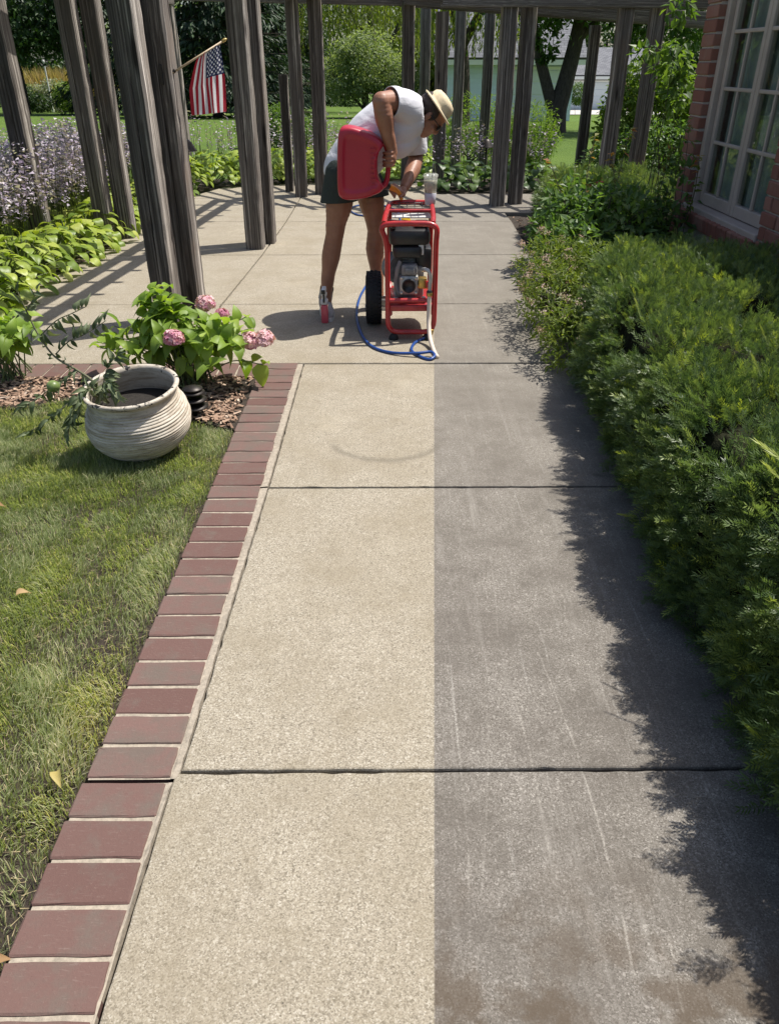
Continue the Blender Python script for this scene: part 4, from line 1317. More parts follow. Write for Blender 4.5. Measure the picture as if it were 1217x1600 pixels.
# ================================================================== yew hedges
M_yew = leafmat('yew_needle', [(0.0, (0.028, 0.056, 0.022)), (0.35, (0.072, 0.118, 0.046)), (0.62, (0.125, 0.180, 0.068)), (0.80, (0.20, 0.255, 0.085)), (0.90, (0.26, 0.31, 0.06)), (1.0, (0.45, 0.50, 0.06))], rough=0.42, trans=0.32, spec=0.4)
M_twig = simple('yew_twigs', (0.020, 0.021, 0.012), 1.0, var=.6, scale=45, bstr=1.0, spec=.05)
def sprig(nn, seed):
    rs = random.Random(seed)
    T = []; F = []
    # stem
    T += [(0, -.010, 0), (0, .010, 0), (1, .004, -.06), (1, -.004, -.06)]
    F.append((0, 1, 2, 3))
    for k in range(nn):
        t = .12 + .88 * k / (nn - 1)
        for sgn in (-1, 1):
            a = math.radians(rs.uniform(42, 64) * (1 - .5 * t * t))
            L = (0.42 - .12 * t) * rs.uniform(.8, 1.15)
            roll = math.radians(rs.uniform(-15, 62))
            z0 = -.05 * t
            dx = math.cos(a); dy = sgn * math.sin(a) * math.cos(roll); dz = math.sin(a) * math.sin(roll)
            b = len(T)
            w_ = .034
            px, py = -math.sin(a) * w_ * sgn, math.cos(a) * w_
            T += [(t, 0, z0), (t + dx * L * .45 + px, dy * L * .45 + py, z0 + dz * L * .5), (t + dx * L, dy * L, z0 + dz * L * .95), (t + dx * L * .45 - px, dy * L * .45 - py, z0 + dz * L * .5)]
            F.append((b, b + 1, b + 2, b + 3))
    return np.array(T), np.array(F)
SPR = [sprig(8, 3), sprig(8, 4)]

def lump(x, y, z, amp=1.0):
    v = Vector((x * 3.1, y * 3.1, z * 3.1))
    return amp * (0.070 * mnoise.noise(v) + 0.045 * mnoise.noise(v * 2.3 + Vector((5, 1, 2))) + .018 * mnoise.noise(v * 5.1))

def yew(name, label, path, n, size=(.075, .125), bright=.03, xr=2.28, rough_top=True, core=True, loc=(0, 0, 0), zh=None):
    """path: list of (y, x_left, height); the top runs back to xr(y)"""
    root = thing(name, label, 'hedge', loc)
    ys = np.array([p[0] for p in path]); xl = np.array([p[1] for p in path]); hh = np.array([p[2] for p in path])
    fxr = xr if callable(xr) else (lambda y: xr)
    def surf(s, y):
        """s in 0..1: up the path side (0..0.36) then over the top to the back"""
        X = float(np.interp(y, ys, xl)); H_ = float(np.interp(y, ys, hh)); XR = fxr(y)
        r = .16
        if s < .30:
            z = .02 + (H_ - r - .02) * (s / .30)
            p = Vector((X - .035 * math.sin(math.pi * s / .30) + .04, y, z)); nr = Vector((-1, 0, .12))
        elif s < .40:
            a = (s - .30) / .10 * math.pi / 2
            p = Vector((X + .04 + r - r * math.cos(a), y, H_ - r + r * math.sin(a))); nr = Vector((-math.cos(a), 0, math.sin(a)))
        else:
            u = (s - .40) / .60
            p = Vector((X + .04 + r + (XR - X - .2) * u, y, H_)); nr = Vector((0, 0, 1))
        return p, nr.normalized()
    ya, yb = ys[0], ys[-1]
    # twig ends grow in tufts: tuft centres over the surface, sprigs radiating from inside each tuft
    K = 9
    m = n // K
    bp = np.empty((m, 3)); bn = np.empty((m, 3))
    for i in range(m):
        q = rng.uniform()
        s_ = rng.uniform(0, .42) if q < .46 else rng.uniform(.38, 1.0)
        y = ya + (yb - ya) * rng.uniform() ** 1.2          # nearer stretch gets more sprigs
        p, nr = surf(s_, y)
        while mnoise.noise(Vector(p) * 11.0) < -.22 or mnoise.noise(Vector(p) * 5.0 + Vector((3, 7, 1))) < -.42:      # gaps between the boughs
            s_ = rng.uniform(0, .42) if rng.uniform() < .46 else rng.uniform(.38, 1.0)
            y = ya + (yb - ya) * rng.uniform() ** 1.2
            p, nr = surf(s_, y)
        d_ = lump(p.x, p.y, p.z) - .07 * rng.uniform() ** 1.3 + (.03 if rng.uniform() < .12 else 0)
        bp[i] = p + nr * d_; bn[i] = nr
    bp[:, 2] = np.maximum(bp[:, 2], .03)
    cl = np.array([mnoise.noise(Vector(p * 2.2)) for p in bp])
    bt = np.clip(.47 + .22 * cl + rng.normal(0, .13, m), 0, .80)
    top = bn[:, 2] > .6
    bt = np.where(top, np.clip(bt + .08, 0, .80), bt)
    ax = norm(bn + rand_dirs(m) * .35 + np.array([[0, 0, .35]]))
    bs = rng.uniform(size[0], size[1], m)
    pos = []; d = []; nn = []; s = []; t = []
    for k in range(K):
        r_ = rand_dirs(m)
        dk = norm(ax + r_ * (0 if k == 0 else rng.uniform(.45, 1.0, (m, 1))))
        off = rand_dirs(m) * .03
        off -= bn * (off * bn).sum(1, keepdims=True)
        pos.append(bp - ax * .035 + dk * .02 + off * (0 if k == 0 else 1)); d.append(dk)
        nn.append(norm(rand_dirs(m) * .6 + np.array([[-.1, -.1, .8]])))
        s.append(bs * rng.uniform(.75, 1.1, m))
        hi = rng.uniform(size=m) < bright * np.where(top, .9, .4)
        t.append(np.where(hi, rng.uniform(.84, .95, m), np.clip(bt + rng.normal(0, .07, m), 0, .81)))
    pos = np.concatenate(pos); d = np.concatenate(d); nn = np.concatenate(nn); s = np.concatenate(s); t = np.concatenate(t)
    pos[:, 2] = np.maximum(pos[:, 2], .02)
    n = len(pos)
    V = []; F = []; tt = []; base = 0
    half = np.arange(n) % 2
    for k in (0, 1):
        m_ = half == k
        T, TF = SPR[k]
        v, f = scatter(T, TF, pos[m_], frames(d[m_], nn[m_]), s[m_])
        V.append(v); F.append(f + base); base += len(v)
        tt.append(np.repeat(t[m_], len(T)))
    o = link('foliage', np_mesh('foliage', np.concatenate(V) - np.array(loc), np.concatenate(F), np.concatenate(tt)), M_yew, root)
    o['kind'] = 'stuff'
    # inner mass of twigs
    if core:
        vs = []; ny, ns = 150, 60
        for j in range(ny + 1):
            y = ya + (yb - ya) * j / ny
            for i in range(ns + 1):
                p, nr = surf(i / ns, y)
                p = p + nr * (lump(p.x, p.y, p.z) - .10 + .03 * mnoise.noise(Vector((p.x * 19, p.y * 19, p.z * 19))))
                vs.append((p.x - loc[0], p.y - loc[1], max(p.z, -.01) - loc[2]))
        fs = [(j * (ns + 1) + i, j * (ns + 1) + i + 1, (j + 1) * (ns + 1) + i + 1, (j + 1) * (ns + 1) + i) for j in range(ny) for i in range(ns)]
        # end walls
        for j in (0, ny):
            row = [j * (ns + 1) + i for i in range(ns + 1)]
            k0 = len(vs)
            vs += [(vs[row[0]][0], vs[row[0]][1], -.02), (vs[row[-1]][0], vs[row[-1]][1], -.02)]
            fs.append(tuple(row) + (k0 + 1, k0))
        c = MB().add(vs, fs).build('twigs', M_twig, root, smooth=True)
    return root, surf

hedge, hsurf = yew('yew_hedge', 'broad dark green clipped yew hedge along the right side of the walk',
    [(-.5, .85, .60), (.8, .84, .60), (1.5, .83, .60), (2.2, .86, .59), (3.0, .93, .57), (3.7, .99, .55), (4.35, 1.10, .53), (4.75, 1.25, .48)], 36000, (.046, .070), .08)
# sprigs at the two ends of the hedge face outward too
def shoots(root, items, t0=.9):
    """long pale new shoots standing proud of the hedge: (base, tip)"""
    for a, b in items:
        a, b = Vector(a), Vector(b)
        dd = b - a; L = dd.length
        T, TF = sprig(18, 9)
        T = T * np.array([1.0, .26, .26])
        n2 = np.array([[-.3, -.4, 1.0]])
        v, f = scatter(T, TF, np.array([a]), frames(np.array([dd]), n2), np.array([L]))
        t = np.interp(T[:, 0], [0, .35, 1], [.55, .84, .97])
        o = link('shoot', np_mesh('shoot', v - np.array(root.location), f, t), M_yew, root)
shoots(hedge, [((.98, 1.56, .60), (.90, 1.65, .645)), ((.92, 1.50, .60), (.87, 1.55, .64)), ((.87, 2.23, .10), (.79, 2.20, .13)), ((.84, 1.13, .16), (.78, 1.18, .20)),
               ((0.98, 1.30, .60), (.94, 1.35, .66)), ((1.15, 2.2, .60), (1.12, 2.24, .66)), ((.99, 2.9, .58), (.97, 2.95, .64)), ((1.3, 2.5, .60), (1.27, 2.53, .66)),
               ((1.6, 2.9, .60), (1.57, 2.94, .66)), ((1.06, 3.4, .57), (1.05, 3.45, .62)), ((1.4, 2.0, .61), (1.37, 2.03, .67))])
# dark side sprays reaching over the walk
def sprays(root, items):
    for a, b, t_ in items:
        a, b = Vector(a), Vector(b); dd = b - a; L = dd.length
        e1 = Vector((-.25, -.2, 1)).cross(dd).normalized()
        V = []; F = []; base = 0; tt = []
        for (f, sg, sc) in ((.35, 0, .7), (.30, 1, .5), (.40, -1, .5), (.55, 1, .42), (.62, -1, .4), (.0, 0, .45), (.15, 1, .45), (.12, -1, .45)):
            T, TF = SPR[0]
            d2 = (dd.normalized() + e1 * sg * .75).normalized()
            v, f2 = scatter(T, TF, np.array([a + dd * f]), frames(np.array([d2]), np.array([[-.25, -.2, 1.0]])), np.array([L * sc]))
            V.append(v); F.append(f2 + base); base += len(v); tt.append(np.full(len(v), t_))
        link('spray', np_mesh('spray', np.concatenate(V) - np.array(root.location), np.concatenate(F), np.concatenate(tt)), M_yew, root)
sprays(hedge, [((.88, 1.08, .50), (.80, 1.12, .53), .6), ((.90, .90, .53), (.81, .90, .56), .65), ((.88, .70, .52), (.80, .68, .55), .5)])

back, _ = yew('yew_hedge', 'low soft green yew hedge behind the rose bush beside the house corner',
    [(6.75, 1.55, .40), (7.0, 1.40, .50), (7.6, 1.42, .54), (8.2, 1.55, .50), (8.45, 1.75, .40)], 8000, (.046, .066), .06, xr=2.75)

# ================================================================== broad-leaved shrubs
def shrub(name, label, cat, loc, lobes, n, size, mat, T=FOLD2, stems=7, droop=-.15, group=None, stem_mat=None, inner=.62, h0=0.0, sr=1.0):
    root = thing(name, label, cat, loc, 0, group)
    L = np.array([l[1] for l in lobes], float)
    vol = (L.prod(1)) ** (2 / 3); vol /= vol.sum()
    idx = rng.choice(len(lobes), n, p=vol)
    C = np.array([l[0] for l in lobes], float)[idx]; Rr = L[idx]
    u = rand_dirs(n)
    q = rng.uniform(inner ** 3, 1.0, n) ** (1 / 3)
    jit = np.array([mnoise.noise(Vector(a) * 2.6 + Vector((float(i_), 3, 1))) for a, i_ in zip(u, idx)])
    p = C + u * Rr * (q * (1 + .26 * jit))[:, None]
    ok = p[:, 2] > .02
    p, u = p[ok], u[ok]; n = len(p)
    d = norm(u * .5 + rand_dirs(n) * .9 + np.array([[0, 0, droop]]))
    nn = norm(u * .5 + np.array([[0, 0, .8]]) + rand_dirs(n) * .55)
    s = rng.uniform(size[0], size[1], n)
    V, F = scatter(T, FOLD2_F, p, frames(d, nn), s)
    cl = np.array([mnoise.noise(Vector(a) * 3.0) for a in p])
    t = np.clip(.48 + .22 * cl + rng.normal(0, .17, n), 0, 1)
    o = link('foliage', np_mesh('foliage', V, F, np.repeat(t, 4)), mat, root); o['kind'] = 'stuff'
    ms = MB()
    for k in range(stems):
        l = lobes[k % len(lobes)]
        uu = rand_dirs(1)[0]; uu[2] = abs(uu[2])
        tip = Vector(l[0]) + Vector((uu[0] * l[1][0], uu[1] * l[1][1], uu[2] * l[1][2])) * .85
        b_ = Vector((rng.normal(0, .05), rng.normal(0, .05), -.02))
        ms.tube(smooth_path([b_, b_.lerp(tip, .5) + Vector((rng.normal(0, .03), rng.normal(0, .03), .05)), tip], 4), [q * sr for q in (.011, .010, .009, .008, .007, .006, .005, .004, .003)], 5)
    ms.build('stems', stem_mat or M_bark, root, smooth=True)
    return root
def mat_bark():
    m, nt, b = newmat('bark')
    v = coords(nt, 'Object', (5, 5, 1.2))
    n1 = noise_t(nt, v, 6, 6, .7, .5)
    nt.links.new(ramp(nt, n1, [(.3, (.022, .017, .013)), (.6, (.075, .060, .048)), (.8, (.13, .11, .09))]), b.inputs['Base Color'])
    b.inputs['Roughness'].default_value = .95
    bump(nt, b, n1, .9, .04)
    return m
M_bark = mat_bark()
M_spirea = leafmat('spirea_leaf', [(0, (.06, .10, .02)), (.5, (.13, .18, .03)), (1, (.26, .30, .06))], trans=.35, rough=.55)
M_spfl = leafmat('spirea_flower', [(0, (.30, .20, .13)), (.5, (.48, .36, .28)), (1, (.62, .46, .44))], trans=.2, tcol=1.0, rough=.8, spec=.1)
M_rose = leafmat('rose_leaf', [(0, (.035, .075, .022)), (.5, (.080, .150, .038)), (.9, (.16, .24, .055)), (1, (.22, .29, .07))], trans=.38, rough=.45, spec=.35)
M_fresh = leafmat('fresh_leaf', [(0, (.07, .125, .02)), (.5, (.13, .21, .03)), (1, (.24, .33, .05))], trans=.4, rough=.5)
M_mid = leafmat('mid_leaf', [(0, (.04, .085, .016)), (.5, (.085, .15, .025)), (1, (.17, .25, .04))], trans=.38, rough=.45)

sp_ = shrub('spirea', 'yellow-green spirea with faded pinkish flower heads between hedge and walk', 'shrub', (1.12, 4.75, 0),
      [((-.02, .25, .26), (.26, .40, .24)), ((-.10, -.25, .22), (.20, .35, .22)), ((-.14, -.75, .16), (.14, .30, .18)), ((.12, .1, .34), (.22, .3, .16))], 5200, (.03, .052), M_spirea, NARROW, 14)
n = 330
pts_ = []
while len(pts_) < n:
    l = [((-.02, .25, .28), (.27, .42, .26)), ((-.10, -.25, .24), (.21, .37, .24)), ((-.14, -.75, .18), (.15, .31, .19))][int(rng.integers(3))]
    u = rand_dirs(1)[0]
    if u[2] < -.1 or u[0] > .5: continue
    pts_.append(np.array(l[0]) + u * np.array(l[1]) * 1.02)
pts_ = np.array(pts_)
cc_ = pts_[rng.choice(n, 60, replace=False)]
fp = np.repeat(cc_, 26, 0) + rng.normal(0, .014, (60 * 26, 3)) * [1, 1, .5]
V, F = scatter(FOLD2, FOLD2_F, fp, frames(rand_dirs(len(fp)), rand_dirs(len(fp)) + [0, 0, 1.5]), rng.uniform(.008, .014, len(fp)))
o = link('flower_heads', np_mesh('flower_heads', V, F, np.repeat(np.clip(np.repeat(rng.uniform(0, 1, 60), 26) + rng.normal(0, .1, 1560), 0, 1), 4)), M_spfl, sp_); o['kind'] = 'stuff'

rose = shrub('rose_bush', 'glossy dark rose bush with reddish young shoots before the low hedge', 'rose bush', (1.50, 6.0, 0),
      [((-.05, .15, .30), (.34, .45, .30)), ((-.15, -.3, .24), (.24, .3, .25)), ((.25, .05, .36), (.32, .38, .30)), ((.05, .5, .42), (.3, .3, .26)), ((.55, .3, .30), (.25, .3, .28))], 3600, (.05, .085), M_rose, FOLD2, 16)
# tall canes with young leaves
cn = MB(); lp = []; ld = []; lt = []
for (b_, m_, t_) in [((.05, .1, .2), (.05, .3, .62), (.1, .42, .95)), ((.25, .3, .3), (.34, .5, .62), (.42, .62, .98)), ((.0, .2, .3), (-.12, .35, .55), (-.22, .42, .78)), ((.5, .2, .3), (.62, .3, .6), (.66, .35, .88)), ((.6, .3, .2), (.72, .35, .55), (.78, .42, 1.02)), ((.3, .2, .3), (.3, .4, .6), (.26, .5, .82)), ((.7, .2, .1), (.82, .15, .5), (.80, .1, .84))]:
    sp2 = smooth_path([b_, m_, t_], 8)
    cn.tube(sp2, [.005 * (1 - .6 * k / len(sp2)) for k in range(len(sp2))], 6)
    for k in range(5, len(sp2)):
        for _ in range(3):
            lp.append(np.array(sp2[k])); ld.append(rand_dirs(1)[0] * [1, 1, .4]); lt.append(k / len(sp2))
cn.build('canes', simple('rose_cane', (.07, .055, .03), .7), rose, smooth=True)
lp = np.array(lp); ld = np.array(ld)
V, F = scatter(FOLD2, FOLD2_F, lp, frames(ld, rand_dirs(len(lp)) * .5 + [0, 0, 1]), rng.uniform(.035, .065, len(lp)))
M_young = leafmat('rose_young_leaf', [(0, (.08, .13, .03)), (.6, (.16, .19, .04)), (.8, (.30, .16, .06)), (1, (.42, .10, .05))], trans=.4, rough=.35)
o = link('young_leaves', np_mesh('young_leaves', V, F, np.repeat(np.clip(np.array(lt) * .75 + rng.normal(0, .14, len(lt)), 0, 1), 4)), M_young, rose); o['kind'] = 'stuff'
for c_ in [(.2, .5, .62), (.12, .55, .58), (.3, .52, .55)]:
    u = rand_dirs(26)
    V, F = scatter(FOLD2 * [1, 1.5, 1], FOLD2_F, np.array(c_) + u * .012, frames(u, rand_dirs(26)), np.full(26, .026))
    me = np_mesh('bloom', V, F, np.repeat(rng.uniform(0, 1, 26), 4)); 
    link('bloom', me, M_bloom if 'M_bloom' in globals() else globals().setdefault('M_bloom', leafmat('rose_bloom', [(0, (.45, .06, .05)), (1, (.62, .20, .16))], trans=.3, tcol=1.0)), rose)

# climber leaves against the house pier
climb = shrub('climbing_shrub', 'leafy pale-edged branches reaching left from the house corner', 'shrub', (2.28, 7.05, 0),
      [((.06, .1, 1.42), (.14, .15, .17)), ((.12, .05, 1.2), (.10, .15, .16)), ((-.16, .05, 1.50), (.12, .1, .05)), ((-.02, -.1, 1.80), (.10, .1, .10))], 330, (.06, .10), M_mid, FOLD2, 4, droop=-.4, sr=.4)
climb2 = shrub('climbing_shrub', 'sparse vine shoots growing up before the window corner', 'shrub', (2.24, 6.15, 0), [((0, .1, .5), (.10, .35, .35)), ((.0, .2, .85), (.08, .22, .22))], 130, (.05, .085), M_rose, FOLD2, 6, droop=-.3, sr=.4)

# bright shrubs beyond the pergola
shrub('shrub', 'fresh light green shrub behind the three thin far posts', 'shrub', (1.55, 15.0, gz(15)), [((0, 0, .55), (.75, .6, .5)), ((.5, 0, .4), (.5, .5, .4)), ((-.5, .1, .4), (.5, .5, .4))], 5200, (.05, .09), M_fresh, NARROW, 12, group='shrubs beyond the pergola')
shrub('shrub', 'fresh light green shrub between the paired posts and the twin-trunk tree', 'shrub', (2.36, 13.6, gz(13.6)), [((0, 0, .5), (.48, .5, .46)), ((-.35, -.1, .38), (.4, .4, .35)), ((.15, .1, .35), (.3, .4, .32))], 4200, (.05, .085), M_fresh, NARROW, 12, group='shrubs beyond the pergola')
shrub('shrub', 'tall leafy green shrub behind the right pergola posts', 'shrub', (3.80, 12.2, 0), [((0, 0, .75), (.72, .5, .6)), ((-.15, 0, 1.15), (.5, .4, .35)), ((.6, -.1, .8), (.5, .45, .55)), ((-.45, -.1, .5), (.35, .35, .4)), ((.5, 0, .4), (.6, .5, .4))], 9500, (.06, .10), M_fresh, FOLD2, 14, group='shrubs beyond the pergola')
shrub('shrub', 'dark bushy shrub low beside the house end', 'shrub', (3.6, 10.9, 0), [((0, 0, .4), (.8, .35, .38)), ((-.5, .1, .3), (.5, .3, .3))], 3000, (.06, .09), M_rose, FOLD2, 10, group='shrubs beyond the pergola')
# ================================================================== trees and far background
M_dark = leafmat('dark_leaf', [(0, (.014, .034, .010)), (.5, (.030, .065, .016)), (1, (.065, .12, .026))], trans=.28, rough=.5)
M_conif = leafmat('spruce_needle', [(0, (.012, .028, .014)), (.5, (.026, .052, .024)), (1, (.055, .095, .040))], trans=.12, rough=.55)
M_blue = leafmat('blue_spruce', [(0, (.030, .055, .030)), (.5, (.060, .10, .055)), (1, (.11, .16, .09))], trans=.15, rough=.55)
M_olive = leafmat('olive_leaf', [(0, (.085, .125, .050)), (.5, (.18, .23, .10)), (1, (.33, .38, .22))], trans=.42, rough=.5)
M_will = leafmat('willow_leaf', [(0, (.060, .095, .012)), (.5, (.13, .18, .020)), (1, (.26, .29, .045))], trans=.45, rough=.5)
M_maple = leafmat('maple_leaf', [(0, (.022, .050, .010)), (.5, (.050, .100, .018)), (1, (.11, .18, .03))], trans=.4, rough=.5)

def limb(mb, pts, r0, r1, n=9):
    sp = smooth_path(pts, 5)
    mb.tube(sp, [r0 + (r1 - r0) * k / (len(sp) - 1) for k in range(len(sp))], n)

def tree(name, label, loc, trunk, lobes, n, size, mat, T=FOLD2, group=None, droop=-.2, flat=.8, inner=.5, cat='tree'):
    root = thing(name, label, cat, loc, 0, group)
    mb = MB()
    for pts, r0, r1 in trunk: limb(mb, pts, r0, r1)
    mb.build('trunk', M_bark, root, smooth=True)
    L = np.array([l[1] for l in lobes], float)
    vol = (L.prod(1)) ** (2 / 3); vol /= vol.sum()
    # leaves hang in clumps: clump centres through the lobe shells, leaves round each
    m = max(12, n // 26)
    idx = rng.choice(len(lobes), m, p=vol)
    u = rand_dirs(m)
    q = rng.uniform(inner ** 3, 1, m) ** (1 / 3)
    cc = np.array([l[0] for l in lobes], float)[idx] + u * L[idx] * q[:, None] * (1 + rng.normal(0, .10, (m, 1)))
    cr = (L[idx].mean(1) * rng.uniform(.10, .24, m))
    k = rng.integers(m, size=n)
    p = cc[k] + rng.normal(0, 1, (n, 3)) * cr[k][:, None] * [1, 1, .62]
    ok = p[:, 2] > .05
    p, k = p[ok], k[ok]; n = len(p)
    d = norm(rand_dirs(n) + u[k] * .4 + [0, 0, droop])
    nn = norm(rand_dirs(n) * .6 + u[k] * .4 + [0, 0, flat])
    V, F = scatter(T, FOLD2_F, p, frames(d, nn), rng.uniform(size[0], size[1], n))
    ct = rng.normal(0, .14, m)
    t = np.clip(.48 + ct[k] + rng.normal(0, .15, n), 0, 1)
    o = link('crown', np_mesh('crown', V, F, np.repeat(t, 4)), mat, root); o['kind'] = 'stuff'
    return root

def conifer(name, label, loc, h, r, n, size, mat, zlow=.4, group=None):
    root = thing(name, label, 'tree', loc, 0, group)
    mb = MB()
    limb(mb, [(0, 0, -.2), (0, 0, h * .5), (0, 0, h)], r * .075, .03)
    pos = []; dr = []
    tiers = int(h / .42)
    for i in range(tiers):
        z = zlow + (h - zlow) * i / tiers
        rr = r * (1 - (z - zlow) / (h - zlow)) ** .85
        nb = max(5, int(11 * rr / r) + 3)
        for j in range(nb):
            a = rng.uniform(0, 6.28)
            L_ = rr * rng.uniform(.75, 1.08)
            tip = Vector((math.cos(a) * L_, math.sin(a) * L_, z - .16 * L_ + rng.uniform(-.1, .1)))
            mid = Vector((math.cos(a) * L_ * .5, math.sin(a) * L_ * .5, z - .13 * L_))
            sp_ = smooth_path([(0, 0, z), mid, tip], 5)
            if z < h * .6: mb.tube(sp_, [.03 * (1 - .8 * k / len(sp_)) for k in range(len(sp_))], 4, cap=False)
            per = max(4, int(n / (tiers * nb) * (.35 + 1.3 * rr / r)))
            for _ in range(per):
                t = rng.uniform(.12, 1) ** .7
                k = min(int(t * (len(sp_) - 1)), len(sp_) - 2)
                b_ = np.array(sp_[k].lerp(sp_[k + 1], rng.uniform()))
                w_ = (1 - t * .6) * .28 * L_
                s_ = rng.normal(0, w_ * .5)
                pos.append(b_ + np.array([-math.sin(a) * s_, math.cos(a) * s_, -abs(rng.normal(0, .16))]))
                dr.append((math.cos(a) + rng.normal(0, .5), math.sin(a) + rng.normal(0, .5), -.55 + rng.normal(0, .25)))
    mb.build('trunk', M_bark, root, smooth=True)
    pos = np.array(pos); dr = np.array(dr); n = len(pos)
    V, F = scatter(NARROW * [1, 1.25, 1], FOLD2_F, pos, frames(dr, rand_dirs(n) * .5 + [0, 0, 1]), rng.uniform(size[0], size[1], n))
    t = np.clip(rng.normal(.48, .22, n), 0, 1)
    o = link('crown', np_mesh('crown', V, F, np.repeat(t, 4)), mat, root); o['kind'] = 'stuff'
    return root

# --- left background
tree('maple_tree', 'dark broad shade tree with dark trunk at far left beyond the lawn', (-20.6, 50, gz(50)),
     [([(0, 0, -.2), (.1, 0, 1.5), (.0, .1, 3.5), (.2, 0, 6)], .38, .12), ([(.0, 0, 2.4), (1.2, .2, 3.8), (2.2, .1, 5)], .16, .05), ([(0, 0, 2.6), (-1.4, .2, 4.2), (-2.4, 0, 5.6)], .16, .05)],
     [((0, 0, 6.2), (5.2, 4.2, 3.0)), ((2.6, -1, 4.6), (2.6, 2.4, 1.5)), ((-3, -.5, 4.6), (2.8, 2.4, 1.6)), ((1.2, -2.2, 4.0), (2.4, 1.6, 1.1))], 15000, (.20, .36), M_dark, group='trees beyond the lawn')
conifer('spruce_tree', 'very dark spruce with drooping boughs behind the flag', (-8.3, 44, gz(44)), 15, 4.6, 15000, (.30, .55), M_conif, .9, 'trees beyond the lawn')
conifer('spruce_tree', 'dark spruce between the nearest post pair and the left posts', (-14.5, 50, gz(50)), 16, 4.2, 10000, (.30, .55), M_conif, .7, 'trees beyond the lawn')
conifer('spruce_tree', 'blue-green spruce seen right of the second post pair', (-6.6, 56, gz(56)), 14, 3.9, 11000, (.28, .5), M_blue, .8, 'trees beyond the lawn')
conifer('spruce_tree', 'dark spruce seen between the second and third post pairs', (-10.8, 66, gz(66)), 16, 4.4, 9000, (.35, .6), M_conif, .8, 'trees beyond the lawn')
tree('crabapple_tree', 'grey-green low branching small tree behind the bending person', (-0.75, 42.8, gz(42.8)),
     [([(0, 0, -.2), (-.2, 0, .9), (-.7, .1, 2.2)], .13, .05), ([(.1, 0, -.2), (.4, .1, 1.0), (1.0, 0, 2.4)], .12, .05), ([(0, .1, .5), (0, 0, 1.6), (.1, .1, 3.2)], .10, .04), ([(-.1, 0, .3), (-.9, 0, 1.1), (-1.7, 0, 1.9)], .08, .03)],
     [((0, 0, 2.4), (1.8, 1.6, 1.2)), ((-1.2, -.3, 1.7), (1.1, 1.1, 1.0)), ((1.3, -.2, 1.8), (1.2, 1.1, 1.0)), ((.2, -.8, 1.3), (1.6, .8, .6)), ((-.5, -.5, 2.9), (.9, .9, .7))], 12000, (.10, .19), M_olive, group='trees beyond the lawn')
# willow: strands hang straight down from arching limbs
def willow(label, loc, h, r, strands, zmin):
    root = thing('willow_tree', label, 'tree', loc, 0, 'trees beyond the lawn')
    mb = MB()
    limb(mb, [(0, 0, -.2), (-.1, 0, 2.2), (-.5, .1, 4.2), (-.9, 0, h * .8)], .34, .12)
    limb(mb, [(-.1, 0, 2.6), (1.0, 0, 4.4), (2.4, .2, h * .75)], .18, .06)
    limb(mb, [(-.3, 0, 3.4), (-1.6, 0, 5), (-2.6, 0, h * .75)], .16, .05)
    pos = []; dr = []
    for _ in range(strands):
        a = rng.uniform(0, 6.28); q = math.sqrt(rng.uniform(.02, 1))
        x, y = math.cos(a) * r * q, math.sin(a) * r * q * .8
        top = h * (1 - .45 * q ** 2) - rng.uniform(0, .6)
        low = max(zmin + rng.uniform(0, 1.8), .6)
        if mnoise.noise(Vector((x * .7, y * .7, 3))) > .28: continue
        L_ = top - low
        k = int(L_ / .085)
        for i in range(k):
            z = top - L_ * (i + rng.uniform()) / k
            pos.append((x + rng.normal(0, .07), y + rng.normal(0, .07), z))
            dr.append((rng.normal(0, .45), rng.normal(0, .45), -1))
        mb.tube([(x, y, top), (x + .03, y, (top + low) / 2), (x, y, low)], .008, 3, cap=False)
    mb.build('trunk', M_bark, root, smooth=True)
    pos = np.array(pos); dr = np.array(dr); n = len(pos)
    V, F = scatter(NARROW, FOLD2_F, pos, frames(dr, rand_dirs(n)), rng.uniform(.16, .30, n))
    t = np.clip(rng.normal(.5, .22, n), 0, 1)
    o = link('crown', np_mesh('crown', V, F, np.repeat(t, 4)), M_will, root); o['kind'] = 'stuff'
willow('yellow-green weeping willow hanging above the bending person', (-.1, 54, gz(54)), 9.5, 5.2, 330, 3.0)
willow('yellow-green weeping willow hanging before the pale blue garage', (3.1, 33.5, gz(33.5)), 7.2, 2.5, 150, 2.1)
tree('maple_tree', 'twin-trunk dark shade tree on the lawn right of centre', (5.45, 27, gz(27)),
     [([(0.05, 0, -.3), (.0, 0, .5), (.15, 0, 1.2), (.38, 0, 2.5), (.6, .1, 4.2)], .36, .17), ([(-.02, 0, .35), (-.4, 0, 1.3), (-.85, 0, 2.5), (-1.3, .1, 4.2)], .20, .13), ([(.4, 0, 2.4), (1.4, -.2, 3.4), (2.6, -.3, 3.8)], .11, .04), ([(-.2, 0, -.25), (0, 0, .2)], .30, .30), ([(.45, 0, 2.8), (.9, -.6, 3.8), (1.5, -1.2, 4.4)], .10, .04)],
     [((0, 0, 5.6), (4.2, 3.6, 2.4)), ((2.3, -.6, 3.7), (1.8, 1.5, 1.0)), ((-.6, -.8, 3.7), (1.6, 1.5, .85)), ((3.8, -.4, 3.3), (1.2, 1.2, 1.1)), ((-.55, -.2, 2.6), (.5, .5, .75)), ((.4, -1.8, 4.1), (2.6, 1.2, .8)), ((2.0, -.2, 2.75), (.6, .6, .6))], 21000, (.13, .24), M_maple, group='trees beyond the lawn')
